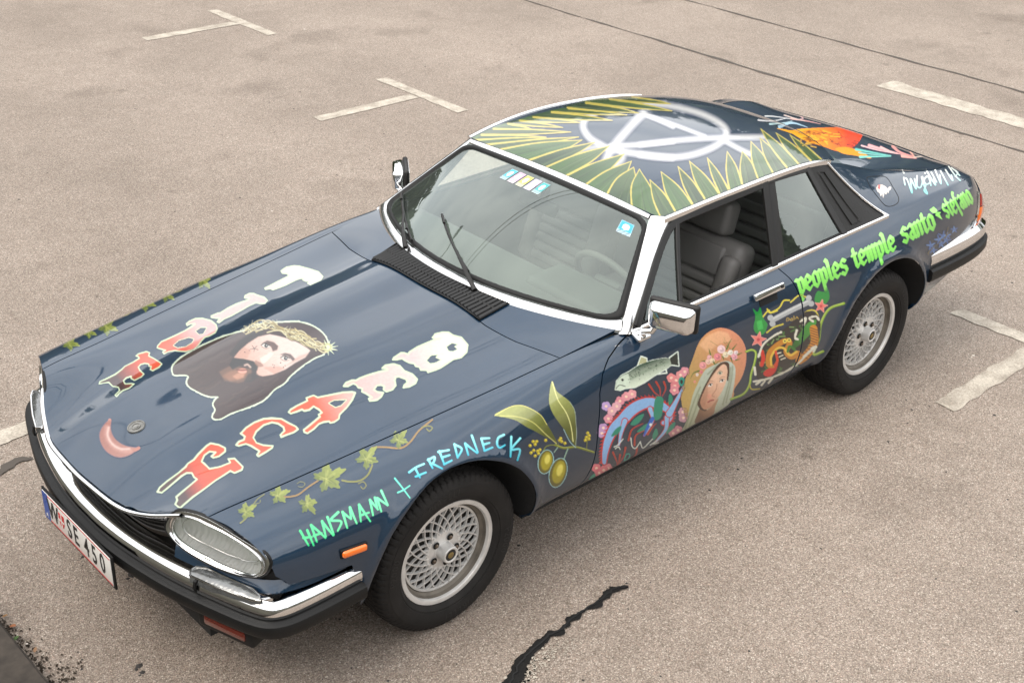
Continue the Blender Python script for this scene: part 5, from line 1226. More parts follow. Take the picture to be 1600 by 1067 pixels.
cv.letter([(1372,85),(1385,68),(1420,60),(1450,60),(1470,75),(1510,85),(1540,120),(1535,155),(1510,180),(1470,190),(1440,210),(1410,230),(1385,240),(1350,252),(1345,242),(1315,240),(1310,228),(1290,222),(1285,210),(1260,205),(1240,195),(1225,185),(1200,190),(1180,192),(1185,182),(1220,158),(1235,158),(1255,165),(1260,155),(1300,130),(1370,100),(1410,90),(1405,85),(1385,92)],(250,206,204),CREAM,((1280,190),(1470,110)),holes=([(1440,130),(1465,112),(1490,118),(1475,128),(1490,140),(1470,150),(1450,148)],[(1345,195),(1365,172),(1395,168),(1385,182),(1410,192),(1385,205),(1360,208)]))
cv.letter([(1130,232),(1145,218),(1185,212),(1215,220),(1235,245),(1275,260),(1298,285),(1290,305),(1260,320),(1232,325),(1235,312),(1252,300),(1245,285),(1210,272),(1195,275),(1190,290),(1195,315),(1180,335),(1150,345),(1135,335),(1140,320),(1125,312),(1105,315),(1090,335),(1105,345),(1135,350),(1125,370),(1105,385),(1070,390),(1065,378),(1080,372),(1050,352),(1032,345),(1035,330),(1015,325),(1005,312),(990,305),(965,318),(945,318),(955,302),(985,290),(1005,290),(1020,280),(1060,265),(1110,250),(1155,240),(1150,232)],(249,192,188),(251,214,208),((1000,330),(1260,260)))
cv.letter([(680,442),(690,430),(720,412),(770,388),(765,375),(800,362),(820,372),(870,362),(940,348),(985,345),(1000,350),(985,385),(960,420),(925,455),(922,475),(900,490),(880,495),(875,487),(850,490),(825,500),(800,525),(770,545),(755,538),(752,528),(770,515),(800,490),(830,465),(825,455),(840,445),(825,430),(800,415),(780,432),(755,437),(745,430),(720,440),(690,450)],(241,110,84),(249,186,176),((830,440),(960,360)),holes=([(875,400),(900,388),(955,385),(930,410),(905,418)],))
cv.letter([(450,545),(475,518),(515,492),(560,475),(600,472),(645,475),(680,495),(715,512),(725,525),(705,540),(670,552),(645,562),(640,552),(660,532),(655,515),(630,498),(600,492),(560,505),(525,535),(510,565),(525,590),(560,602),(605,605),(600,615),(570,635),(535,655),(528,648),(540,630),(500,605),(475,595),(440,605),(428,600),(440,585),(465,575),(470,560)],(241,108,84))
H_=[(50,825),(60,805),(95,775),(150,735),(185,705),(195,690),(225,670),(245,645),(285,605),(305,592),(345,600),(375,615),(375,632),(345,655),(318,662),(310,655),(330,635),(300,632),(275,650),(262,680),(275,690),(290,705),(300,715),(350,705),(400,685),(390,668),(420,665),(435,680),(460,705),(455,720),(420,735),(400,725),(370,745),(330,770),(270,815),(220,850),(185,880),(160,902),(150,898),(135,885),(145,865),(140,850),(165,828),(205,795),(240,765),(225,755),(215,735),(190,735),(165,750),(130,780),(95,810),(70,830)]
cv.letter(H_,BROWN,(242,104,80),((150,790),(270,720)))
cv.lay('painted_lettering',label='cream to red dripping letters painted along the near side of the hood')
# ---------------- portrait of a bearded man with a thorn crown (free, generic rendering)
cv=Canvas(262,492,538,660,haze=.10).zoom(260,490,5.714)
S_=[(55,490),(75,450),(150,385),(300,300),(480,220),(640,170),(740,150),(780,120),(860,95),(980,85),(1080,80),(1180,78),(1280,105),(1340,135),(1400,185),(1430,235),(1440,290),(1400,360),(1330,390),(1250,440),(1180,490),(1100,560),(1050,620),(970,670),(900,740),(850,780),(740,830),(640,865),(560,895),(490,935),(430,938),(415,915),(440,860),(420,810),(440,770),(465,742),(400,740),(330,720),(260,685),(205,650),(185,610),(200,560),(150,545),(70,545)]
cv.stroke(S_,26,(232,246,220),closed=True,jag=.12)
cv.poly(S_,(96,86,84),(84,72,68),((200,400),(900,700)),smooth=True)
cv.clip=cv.mask(cv.pt(smoothpath(S_,4,True)),0,cv.w,0,cv.h)*1.0
for i in range(60):
    r=cv.rg; x=r.uniform(120,900); y=r.uniform(330,850); cv.stroke([(x,y),(x+60,y-18),(x+130,y-70)],r.uniform(6,16),r.choice([[74,62,58],[112,98,92],[90,78,72]]),soft=8,alpha=.35)
cv.poly(S_,(96,86,84),alpha=0)
cv.poly([(740,160),(880,150),(820,230),(680,320),(600,400),(560,360),(640,260)],(66,54,50),alpha=.8,blur=5)
cv.poly([(470,520),(560,470),(640,470),(760,500),(760,590),(640,620),(520,600)],(150,118,100),alpha=.55,blur=9)
skin=[(605,392),(650,335),(730,265),(820,208),(920,185),(1010,203),(1130,238),(1230,288),(1285,330),(1240,392),(1150,440),(1060,500),(950,545),(860,560),(800,545),(812,480),(770,425),(690,408)]
cv.poly(skin,(222,182,166),(238,216,206),((700,400),(1000,250)),blur=2)
cv.poly([(600,395),(690,300),(760,330),(720,400)],(196,150,132),alpha=.5,blur=6)
cv.poly([(1010,500),(1150,430),(1250,380),(1270,350),(1180,380),(1060,470)],(205,160,146),alpha=.6,blur=6)
cv.poly([(860,480),(960,540),(1060,490),(1000,470)],(214,158,140),alpha=.6,blur=6)
cv.poly([(590,400),(690,404),(780,425),(822,470),(812,510),(780,520),(720,455),(650,470),(590,500),(560,460)],(70,58,54),alpha=.95,blur=3)         # moustache
cv.poly([(500,560),(560,520),(640,500),(710,505),(715,545),(660,590),(570,600)],(168,126,106),alpha=.75,blur=14)
cv.poly([(590,560),(640,530),(700,530),(690,570),(630,588)],(214,160,134),alpha=.7,blur=7)
cv.poly([(638,500),(672,488),(704,492),(724,512),(708,534),(668,536),(640,524)],(216,150,130),alpha=.95,blur=2); cv.stroke([(650,522),(684,526),(712,518)],8,(240,196,178),soft=5,alpha=.8); cv.stroke([(626,500),(660,506),(690,504),(724,508)],7,(104,62,54),soft=3)
cv.poly([(730,540),(800,520),(830,560),(760,610),(690,610)],(70,58,52),alpha=.8,blur=5)
cv.poly([(790,415),(850,440),(870,470),(820,480),(790,450)],(150,112,98),alpha=.75,blur=3)                              # nose shadow
cv.poly([(835,400),(930,345),(960,360),(880,440),(850,445)],(247,228,216),alpha=.8,blur=4)
cv.stroke([(700,462),(725,455),(750,478)],16,(236,204,190),soft=6,alpha=.7)
cv.poly([(850,268),(900,240),(960,255),(1000,290),(990,325),(950,338),(935,300),(900,270)],(94,74,68),alpha=.9,blur=3)     # eye sockets
cv.poly([(1010,368),(1060,350),(1110,362),(1150,405),(1130,425),(1090,385),(1050,372)],(88,70,66),alpha=.9,blur=3)
for ex,ey in ((888,290),(1062,402)):
    cv.dot((ex,ey),40,(236,226,218),ry=19,rot=.35,blur=1); cv.dot((ex+3,ey-2),17,(72,66,70)); cv.dot((ex+8,ey-6),5,(240,240,240)); cv.stroke([(ex-42,ey-8),(ex-10,ey-24),(ex+36,ey-4)],9,(74,58,54),soft=2); cv.stroke([(ex-40,ey+4),(ex,ey+22),(ex+34,ey+12)],5,(150,110,98),soft=2)
for a in range(5): cv.stroke([(785,312),(785+38*math.cos(a*1.26+.4),312+30*math.sin(a*1.26+.4))],5,(90,84,84))
for q in ((950,455),(965,462),(960,480),(1060,465),(1045,480),(1020,440),(740,330),(700,345)): cv.dot(q,5,(96,80,78))
cv.clip=None
cpath=smoothpath([(690,152),(790,130),(900,108),(1000,130),(1100,185),(1190,215),(1290,265),(1380,310),(1470,305)],8)
for i in range(46):
    r=cv.rg; a=r.integers(0,len(cpath)-14); n=r.integers(10,24); seg=cpath[a:a+n]+r.normal(0,20,2)+np.stack([np.zeros(len(cpath[a:a+n])),26*np.sin(np.linspace(0,r.uniform(2,6),len(cpath[a:a+n]))+r.uniform(0,6))],-1)
    cv.stroke(seg+[0,4],13,(96,84,60),smooth=False,alpha=.8); cv.stroke(seg,9,[(214,200,150),(188,172,122),(232,222,180)][i%3],smooth=False)
for i in range(60):
    r=cv.rg; p=cpath[r.integers(0,len(cpath))]+r.normal(0,18,2); a=r.uniform(-2.6,.8); l=r.uniform(26,56); cv.stroke([p,p+np.array([l*math.cos(a),l*math.sin(a)])],8,(226,222,182),w2=1,smooth=False)
for a in np.linspace(-1.9,1.5,7): cv.stroke([(1440,305),(1440+95*math.cos(a),305+70*math.sin(a))],20,(226,240,200),w2=3,smooth=False)
cv.stroke([(1400,300),(1440,270),(1470,300),(1440,335),(1400,315)],14,(206,206,150))
cv.lay('painted_portrait',label='painted portrait of a bearded man with a crown of thorns')
# ---------------- pink sausage near the badge
cv=Canvas(150,650,222,722,haze=.09).zoom(30,540,5)
cv.div=2.0
SP=[(700,612),(672,690),(700,775),(775,828),(860,832),(912,812)]
cv.stroke([(708,582),(702,610)],26,(206,140,126)); cv.stroke([(905,815),(934,800)],26,(206,140,126))
cv.poly([(690,590),(716,588),(716,650),(734,706),(774,750),(832,782),(900,795),(928,800),(905,826),(858,856),(800,872),(738,862),(676,820),(638,756),(628,692),(650,636)],(186,122,106),(200,142,126),((640,700),(820,860)),smooth=True,blur=3,alpha=.92)
cv.stroke([(686,640),(690,715),(735,782),(810,820),(870,820)],30,(216,164,150),soft=20,alpha=.85)
cv.stroke([(700,640),(692,700),(725,765),(790,805),(860,806)],14,(246,214,204),soft=10,alpha=.85)
cv.lay('painted_sausage',label='pink sausage painted beside the hood badge')

# ---------------- vine leaves
def vine_leaf(cv,x,y,r,rot,dark=(104,122,48),light=(166,176,88)):
    a=np.linspace(0,2*np.pi,90,endpoint=False); rad=np.full(90,.42)
    for c,amp in ((0,.62),(1.15,.5),(-1.15,.5),(2.2,.32),(-2.2,.32)):
        d=np.abs((a-c+np.pi)%(2*np.pi)-np.pi); rad=np.maximum(rad,.36+amp*np.clip(1-d/.62,0,1)**.9)
    rad*=1+.10*np.sin(a*17); rad=np.where(np.abs(a-np.pi)<.3,.16,rad)*r*1.22
    P=np.stack([rad*np.cos(a),.8*rad*np.sin(a)],-1); ca,sa=math.cos(rot),math.sin(rot); P=P@np.array([[ca,sa],[-sa,ca]])+[x,y]
    cv.poly(P,dark,light,((x-r*.6,y+r*.5),(x+r*.6,y-r*.5)),alpha=.93)
    for k in range(14):
        q=P[cv.rg.integers(0,90)]; t=cv.rg.uniform(.3,.85); cv.stroke([(x+(q[0]-x)*.25,y+(q[1]-y)*.25),(x+(q[0]-x)*t,y+(q[1]-y)*t)],r*.13,[(88,104,34),(190,196,112),(128,140,60)][k%3],soft=r*.05,alpha=.5,smooth=False)
    for c in (0,1.15,-1.15,2.2,-2.2): cv.stroke([(x,y),(x+r*.6*math.cos(c+rot),y+.5*r*math.sin(c+rot))],r*.06,(196,200,120),w2=.5,smooth=False,alpha=.6)
cv=Canvas(362,648,690,832,haze=.07).zoom(380,640,3.3333)
VST=(150,150,80)
for P,w in (([(-15,590),(10,570),(30,545)],7),([(52,495),(75,465),(110,440)],5),([(200,455),(250,452),(290,440),(340,402),(392,368)],8),([(515,368),(560,375),(610,368),(650,338),(672,290)],9),([(662,218),(682,197),(740,195),(820,200),(870,168),(915,110),(985,52)],9),([(280,385),(300,375),(322,385),(310,402),(285,400)],3),([(600,385),(625,375),(640,395),(625,412),(612,400)],5),([(930,92),(965,85),(985,95),(970,112),(955,100)],6),([(60,490),(85,485),(90,470)],3)):
    cv.stroke(P,w,VST if P[0][0]!=200 and P[0][0]!=662 else (176,142,84))
for x,y,r,t in ((12,532,58,-.6),(178,447,62,-.4),(332,485,62,.9),(432,360,96,-.5),(638,258,74,-.9),(806,160,60,-.9)): vine_leaf(cv,x,y,r,t)
cv.lay('painted_vine',label='green vine with lobed leaves painted on the near front fender')
cv=Canvas(80,388,460,560,haze=.07).zoom(130,400,4)
for x,y,r,t in ((-90,545,60,.2),(30,475,50,.3),(140,440,70,.3),(375,292,70,.2),(512,240,58,.5),(745,152,62,.8)): vine_leaf(cv,x,y,r,t)
for P in ([(210,380),(270,370),(300,350)],[(560,230),(610,215),(640,165)],[(800,105),(880,95),(960,55)],[(230,360),(250,350),(262,365),(245,376)]): cv.stroke(P,7,VST)
cv.lay('painted_vine',label='green vine with leaves painted on the far front fender')

# ---------------- brushed names on the front fender
G1=(74,222,140); 
cv=Canvas(465,660,830,860,haze=.04)
def strokes(z,L,w,c,c2=None,ax=None):
    cv.zoom(*z)
    for P in L: cv.stroke(P,w*z[2],c,c2,ax,w2=w*.7*z[2])
strokes((240,780,5),[[(1145,245),(1210,358)],[(1200,240),(1250,358)],[(1170,300),(1235,292)],[(1230,200),(1275,330)],[(1232,202),(1290,250),(1342,300)],[(1252,282),(1312,262)],[(1316,170),(1345,290)],[(1320,178),(1402,280)],[(1358,138),(1408,276)],[(1442,100),(1385,160),(1466,172),(1438,245)],[(1476,98),(1512,222)],[(1480,104),(1542,152)],[(1534,62),(1542,152)],[(1534,64),(1586,186)]],3.9,(60,210,128),(104,236,160),((1145,350),(1400,100)))
strokes((520,720,5),[[(205,340),(218,472)],[(206,342),(292,470)],[(216,424),(282,402)],[(290,302),(314,424)],[(292,306),(352,378)],[(328,286),(350,378)],[(346,290),(378,394)],[(352,292),(428,346)],[(378,232),(430,344)]],3.7,(84,226,148),(120,240,176),((200,480),(400,240)))
strokes((520,720,5),[[(484,136),(540,205),(602,288)],[(508,246),(552,226),(602,192)]],2.6,(104,224,196))
TEALS=((148,236,240),(20,172,196))
def tstroke(P,ya,yb,w=3.4):
    cv.zoom(380,640,3.3333); m=np.mean(np.asarray(P,float),0); cv.stroke(P,w*3.3333,TEALS[0],TEALS[1],((m[0],ya),(m[0]+8,yb)),w2=w*.8*3.3333)
for ya,yb,L in ((285,350,[[(864,326),(900,300),(942,282)],[(896,305),(920,352)],[(898,348),(952,326)]]),(250,305,[[(964,258),(986,304)],[(962,262),(996,246),(992,272),(974,284)],[(984,280),(1036,306)]]),(212,282,[[(1022,216),(1046,282)],[(1016,220),(1072,210)],[(1038,248),(1076,236)],[(1046,284),(1086,264)]]),(180,250,[[(1100,180),(1116,250)],[(1102,182),(1138,204),(1116,250)]]),(135,235,[[(1155,175),(1172,236)],[(1158,178),(1218,226)],[(1190,134),(1222,222)]]),(146,214,[[(1240,150),(1256,212)],[(1240,150),(1282,148)],[(1250,182),(1282,172)],[(1256,214),(1298,196)]]),(130,200,[[(1358,130),(1328,146),(1322,180),(1336,198),(1362,184)]]),(140,262,[[(1396,140),(1392,244)],[(1442,148),(1396,206),(1440,206),(1428,262)]])):
    for P in L: tstroke(P,ya,yb)
cv.lay('painted_names',label='two names brushed in green and turquoise above the front wheel')

# ---------------- olive branch
cv=Canvas(768,590,935,765,haze=.035).zoom(770,590,5.333)
OL=[(15,315),(60,280),(150,240),(240,232),(330,262),(400,310),(440,370),(490,450),(540,550),(500,520),(430,490),(340,440),(280,410),(200,360),(120,335)]
cv.poly(OL,(152,156,96),(86,92,18),((200,250),(420,470)),smooth=True); cv.stroke([(15,315),(150,242),(260,236),(390,305),(450,390)],5,(214,208,120)); cv.stroke([(60,318),(200,325),(330,370),(440,470),(530,548)],7,(206,202,120),alpha=.8)
OL2=[(495,30),(475,100),(468,200),(490,280),(540,360),(600,440),(640,510),(690,565),(697,470),(692,370),(680,270),(640,200),(580,150),(530,110)]
cv.poly(OL2,(154,158,98),(88,94,18),((520,180),(650,420)),smooth=True); cv.stroke([(495,35),(540,180),(610,290),(650,400),(668,530)],7,(224,222,150)); cv.stroke([(690,565),(697,470),(692,370),(680,270),(640,200)],3,(170,190,170))
cv.stroke([(520,560),(590,585),(650,580),(700,578),(770,600),(845,622)],20,(104,112,30),w2=14); cv.stroke([(520,556),(590,580),(650,575),(720,578),(840,615)],6,(170,176,84))
cv.stroke([(690,580),(640,530),(590,430)],6,(150,184,180)); cv.stroke([(530,560),(480,560),(440,575),(420,610)],8,(120,130,40)); cv.stroke([(625,590),(605,640),(590,680)],9,(140,170,150)); cv.stroke([(540,580),(510,620)],8,(140,170,150))
cv.stroke([(780,590),(785,540),(795,470)],7,(110,116,30)); cv.stroke([(545,560),(560,500)],5,(110,116,30))
for (x,y,a,b,t) in ((440,700,60,98,.22),(543,790,68,122,.28)):
    cv.dot((x,y),a+6,(150,196,196),ry=b+6,rot=t); cv.dot((x,y),a,(98,92,14),ry=b,rot=t); cv.dot((x+6,y-6),a*.74,(160,150,34),ry=b*.8,rot=t,blur=5); cv.dot((x+14,y-22),a*.36,(220,208,96),ry=b*.42,rot=t,blur=5)
for q in ((310,565),(335,530),(352,555),(365,530),(318,625),(340,605),(372,610),(392,600),(352,650),(380,630),(440,520),(565,505),(572,530),(600,545),(556,520),(790,460),(803,482),(778,495),(770,520),(800,510)):
    cv.dot(q,14,(172,156,20)); cv.dot((q[0]+3,q[1]-4),6,(232,216,84))
cv.lay('painted_olive_branch',label='olive branch with two leaves and two olives painted behind the front wheel')

# ---------------- door: fish, blossoms, blue dragon
cv=Canvas(915,540,1085,755,haze=.03).zoom(740,480,3.335)
FB=[(738,428),(745,385),(770,355),(810,335),(860,302),(930,277),(1000,265),(1032,275),(1035,297),(1000,322),(940,357),(890,392),(840,417),(790,422),(765,432)]
for P in (FB,[(1020,262),(1063,232),(1069,306),(1028,300)],[(855,302),(872,256),(902,266),(902,288)],[(958,348),(1006,342),(1000,316)]): cv.stroke(P,7,(226,238,224),closed=True,smooth=False)
cv.poly(FB,(62,84,70),(214,226,204),((900,290),(930,370)),smooth=True); cv.poly([(738,428),(748,382),(775,355),(805,345),(815,390),(800,415)],(206,220,200),alpha=.85,blur=2); cv.poly([(1022,265),(1062,234),(1067,304),(1030,298)],(40,48,44)); cv.poly([(857,300),(873,258),(900,268),(900,286)],(178,178,140)); 
cv.dot((775,378),7,(40,44,42)); cv.stroke([(740,425),(760,405),(790,412)],4,(40,50,44)); cv.stroke([(820,372),(900,330),(1010,285)],10,(120,140,118),alpha=.7,soft=8)
for i in range(60): r=cv.rg; t=r.uniform(0,1); cv.dot((800+t*200,370-t*85+r.normal(0,14)),r.uniform(2,4),(40,58,46),alpha=.6)
def blossom(x,y,r,c):
    for k in range(5): a=k*1.2566+x; cv.dot((x+r*.5*math.cos(a),y+r*.5*math.sin(a)),r*.55,c)
    cv.dot((x,y),r*.3,(250,214,190))
for x,y,c in ((690,515,(188,158,206)),(720,540,(226,168,176)),(702,580,(222,150,164)),(675,628,(192,150,196)),(668,655,(190,150,190)),(762,488,(222,140,152)),(795,465,(226,150,158)),(825,452,(232,160,164)),(745,515,(228,170,180)),(1030,368,(230,140,140)),(1055,380,(224,140,140)),(1078,352,(228,150,150)),(1100,335,(226,150,160)),(1048,410,(220,130,136)),(1046,432,(222,140,150)),(640,838,(228,120,130)),(655,862,(222,110,124)),(700,838,(226,130,140)),(678,848,(226,120,130)),(1040,655,(214,140,150)),(1065,640,(206,134,150)),(1090,545,(200,150,160)),(1092,575,(196,146,160))): blossom(x,y,24,c)
cv.stroke([(612,885),(630,870),(622,890),(604,896)],9,(40,160,130)); cv.dot((1083,386),17,(30,150,130),ry=24); cv.dot((1083,388),7,(20,40,40),ry=12)
cv.zoom(770,590,5.333)
BODY_=[(928,705),(935,620),(960,520),(1010,420),(1080,350),(1150,275),(1230,225),(1320,205),(1410,235),(1480,290),(1470,350),(1420,375)]
bp=smoothpath(BODY_,8)
for k in range(len(bp)):
    t=k/len(bp); wv=34+62*math.sin(math.pi*min(1,t*1.15))**1.2
    if k%2==0:
        d=bp[min(k+1,len(bp)-1)]-bp[max(k-1,0)]; nn=np.array([d[1],-d[0]])/max(np.linalg.norm(d),1e-6); cv.stroke([bp[k]+nn*wv*.3,bp[k]+nn*(wv*.5+24)-d*1.2],20,(196,52,34),w2=4,smooth=False)
for k in range(len(bp)-1):
    t=k/len(bp); wv=34+62*math.sin(math.pi*min(1,t*1.15))**1.2; cv.stroke([bp[k],bp[k+1]],wv+16,(190,48,34),smooth=False)
for k in range(len(bp)-1):
    t=k/len(bp); wv=30+58*math.sin(math.pi*min(1,t*1.15))**1.2; cv.stroke([bp[k],bp[k+1]],wv,(136,178,222),smooth=False)
for P,w in (([(1100,360),(1070,450),(1050,560)],40),([(1450,330),(1440,430),(1360,530)],36),([(1470,300),(1520,210),(1590,75)],52),([(1310,260),(1330,350),(1260,480)],36)): cv.stroke(P,w+16,(190,50,36),w2=20); cv.stroke(P,w,(140,184,224),w2=14)
for P in ([(1360,160),(1415,168),(1418,240),(1400,330),(1345,350),(1340,250)],[(985,490),(1020,430),(1070,400),(1050,460)],[(1145,385),(1200,325),(1260,300),(1230,360),(1180,395)],[(1460,190),(1475,130),(1500,180),(1470,230)],[(1440,470),(1475,400),(1520,370),(1500,430)],[(1200,450),(1250,400),(1290,380),(1260,440)],[(1330,480),(1360,420),(1375,470),(1340,520)]): cv.poly(P,(20,134,108),smooth=True)
cv.stroke([(1330,340),(1290,410),(1260,480)],34,(36,96,184),w2=14); cv.dot((1315,390),12,(230,236,230))
for P in ([(1300,55),(1345,120),(1385,150)],[(1360,35),(1390,90),(1395,150)],[(1425,35),(1440,90),(1410,155)],[(1130,520),(1160,430),(1250,380)],[(1180,560),(1190,480),(1260,440)],[(1000,620),(1030,690),(1040,730)],[(1060,640),(1050,700),(1030,730)],[(1105,580),(1090,650),(1050,720)],[(1200,580),(1190,640),(1130,690)],[(1290,470),(1330,410),(1360,380)]): cv.stroke(P,17,(176,58,36),w2=6)
for P in ([(1010,575),(1040,560),(1085,510)],[(1020,590),(1045,575),(1060,595)],[(1150,500),(1160,570),(1190,585),(1230,530)],[(1230,540),(1250,585),(1300,540),(1330,510)],[(1310,560),(1370,520),(1330,550),(1380,540)]): cv.stroke(P,8,(226,232,222))
cv.stroke([(1095,690),(1110,640),(1140,635),(1130,670),(1095,690)],8,(60,170,150))
cv.lay('painted_fish_and_dragon',label='fish, blossoms and a blue dragon painted on the front of the door')

# ---------------- veiled woman (free, generic rendering) and the frame round the dragon
cv=Canvas(1050,425,1325,690,haze=.03).zoom(1050,500,5.928)
cv.poly([(82,720),(92,640),(150,470),(200,330),(250,205),(325,120),(425,74),(520,84),(600,130),(655,195),(686,290),(680,420),(640,540),(575,640),(540,740),(200,960),(112,860)],(186,156,92),(212,142,108),((150,600),(640,350)),smooth=True)
cv.poly([(250,230),(330,140),(430,100),(520,120),(560,200),(440,220),(330,300)],(232,182,140),alpha=.6,blur=8)
for i in range(12): r=cv.rg; cv.stroke([(r.uniform(350,620),r.uniform(180,400)),(r.uniform(350,640),r.uniform(150,380))],5,(120,120,60),w2=1,alpha=.7)
cv.poly([(75,1045),(130,940),(190,700),(232,600),(300,470),(380,420),(460,388),(510,378),(560,400),(586,450),(580,560),(562,660),(536,760),(480,812),(370,880),(190,972)],(174,180,150),(190,200,186),((150,900),(560,450)),smooth=True)
for P in ([(120,1000),(200,760),(260,620)],[(160,980),(225,800),(250,690)],[(560,430),(548,560),(500,760)],[(540,440),(530,560),(470,780)],[(330,500),(420,420),(500,400)]): cv.stroke(P,14,(128,134,104),soft=8,alpha=.7)
cv.poly([(215,955),(235,870),(270,800),(330,830),(430,720),(400,800),(372,880)],(176,132,100),(120,86,62),((380,800),(240,860)),smooth=True)
cv.poly([(236,765),(285,640),(335,545),(385,462),(450,395),(518,392),(532,450),(520,560),(505,540),(505,440),(450,440),(380,540),(330,640),(300,760),(320,835),(270,832),(240,795)],(74,52,40),smooth=True)
cv.poly([(262,750),(305,640),(345,560),(400,480),(460,415),(500,420),(512,480),(498,575),(462,660),(412,735),(368,795),(322,826),(282,815)],(234,190,160),(196,142,112),((440,560),(280,760)),smooth=True,blur=1)
cv.poly([(262,750),(300,650),(330,600),(330,700),(300,800),(275,805)],(150,106,82),alpha=.4,blur=6); cv.poly([(330,680),(370,690),(360,730),(320,720)],(230,150,126),alpha=.5,blur=5)
cv.stroke([(415,590),(408,640),(372,698),(392,708)],6,(176,122,98),soft=2)
for ex,ey in ((353,602),(462,562)): cv.dot((ex,ey),24,(240,232,222),ry=12,rot=-.5); cv.dot((ex+3,ey-3),10,(52,42,40)); cv.stroke([(ex-24,ey+6),(ex-4,ey-15),(ex+22,ey-16)],6,(84,56,46)); cv.stroke([(ex-26,ey-16),(ex,ey-36),(ex+28,ey-36)],5,(128,88,68),soft=2,alpha=.8)
cv.stroke([(332,760),(355,745),(384,738)],13,(176,80,76)); cv.stroke([(334,758),(384,740)],3,(90,40,40))
cv.dot((444,490),22,(206,196,170),ry=17); cv.dot((444,490),11,(88,104,96)); cv.dot((444,490),5,(30,30,30)); cv.stroke([(418,498),(440,470),(468,480)],4,(110,96,80))
for x,y,r,c in ((285,420,34,(236,160,160)),(335,385,26,(240,196,180)),(345,345,22,(238,180,180)),(372,375,24,(240,214,180)),(420,340,34,(232,140,146)),(455,270,38,(242,206,206)),(495,320,28,(238,224,190)),(540,300,24,(240,236,220)),(575,340,30,(236,170,180)),(590,300,20,(240,220,220)),(270,480,18,(224,130,130)),(232,505,14,(236,220,210)),(210,570,12,(224,150,130))):
    cv.dot((x,y),r,c); cv.dot((x+r*.15,y+r*.1),r*.55,tuple(int(v*.86) for v in c)); cv.dot((x-r*.1,y-r*.1),r*.28,tuple(min(255,int(v*1.06)) for v in c))
for P in ([(505,270),(530,210),(552,175)],[(560,270),(600,220)],[(300,380),(268,382)],[(250,470),(200,490),(170,540)],[(385,390),(400,410),(440,372)],[(470,340),(480,370)],[(590,370),(630,360)],[(545,350),(560,400)],[(355,320),(340,262)],[(610,320),(650,300)]): cv.stroke(P,15,(84,112,52),w2=3)
LIME=(150,186,60)
def vine2(P,w=22):
    cv.stroke(P,w,(104,140,34)); cv.stroke(P,w*.62,LIME); cv.stroke(np.asarray(P,float)-[3,3],w*.2,(206,220,120))
vine2([(686,292),(740,276),(776,305),(762,400),(732,500),(716,600),(662,682),(545,732)]); 
cv.stroke([(718,602),(740,640),(812,636)],12,(190,180,60))
cv.zoom(1000,420,3.636)
vine2([(1158,196),(1075,228),(1028,310),(1016,400),(985,485),(1040,468)],15)
YL=(214,200,72)
for P in ([(680,305),(700,270),(730,236),(742,248),(790,222),(815,182),(848,178)],[(720,362),(760,332),(812,314)],[(855,190),(905,150),(940,160)],[(912,268),(960,236),(1000,244),(1020,300)],[(722,228),(738,250),(780,238)]): cv.stroke(P,8,YL)
cv.stroke([(752,292),(850,240),(955,190)],30,(168,172,172)); cv.stroke([(752,286),(850,233),(955,182)],8,(206,208,206),soft=4)
for q in ((740,278),(752,312),(958,166),(972,198)): cv.dot(q,17,(176,180,180))
cv.poly([(645,332),(655,270),(640,226),(668,246),(682,216),(700,280),(724,318),(700,372),(660,366)],(24,140,62),smooth=True); cv.poly([(662,300),(690,290),(700,340),(670,350)],(70,190,90),alpha=.7,blur=2)
cv.poly([(990,172),(1008,126),(1040,132),(1062,108),(1076,165),(1045,204),(1002,192)],(24,140,62),smooth=True)
def star5(x,y,r,c):
    q=[(x+(r if k%2==0 else r*.42)*math.sin(k*math.pi/5+.2),y-(r if k%2==0 else r*.42)*math.cos(k*math.pi/5+.2)) for k in range(10)]; cv.stroke(q,4,(250,190,180),closed=True,smooth=False); cv.poly(q,c); cv.dot((x,y),r*.2,(200,70,80))
star5(672,402,46,(232,128,118)); star5(1028,212,38,(234,120,110))
# dragon medallion
cv.poly([(655,590),(680,470),(740,390),(830,330),(900,270),(960,240),(1020,280),(1015,420),(960,500),(850,570),(760,630),(690,640)],(22,26,24),smooth=True)
for i in range(90):
    r=cv.rg; t=r.uniform(0,6.28); x=835+165*math.cos(t)*r.uniform(.75,1.02); y=460-.75*165*math.sin(t)*r.uniform(.7,1.0)-(x-835)*.45; cv.stroke([(x,y),(x+r.normal(0,14),y+r.normal(0,10))],7,[(62,110,50),(38,70,34),(120,150,90)][i%3])
cv.poly([(862,440),(905,370),(950,310),(1000,290),(985,345),(930,410),(880,450)],(64,150,56),(30,96,40),((960,310),(870,440)),smooth=True)
cv.stroke([(985,340),(990,420),(945,490),(905,520)],44,(206,136,30)); 
for t in np.linspace(0,1,12): p=np.array([985,340])*(1-t)+np.array([930,500])*t+np.array([26*math.sin(math.pi*t),0]); cv.stroke([p-[20,6],p+[20,8]],5,(110,60,14),smooth=False)
cv.stroke([(900,480),(860,500),(830,470),(850,420),(820,410),(770,440),(735,480),(730,540),(760,565)],30,(196,128,26)); cv.stroke([(890,470),(850,490),(815,450),(775,455),(745,500),(745,545)],12,(232,190,70)); cv.stroke([(880,460),(850,440),(838,470)],14,(54,120,40))
cv.poly([(700,590),(730,565),(765,560),(785,530),(770,580),(740,610),(710,608)],(206,46,30),smooth=True); cv.stroke([(692,470),(700,510),(690,545)],22,(206,52,34)); cv.stroke([(770,470),(780,520),(765,550)],14,(214,70,40))
for q in ((822,410),(846,405)): cv.dot(q,12,(236,214,90)); cv.dot(q,5,(30,30,20))
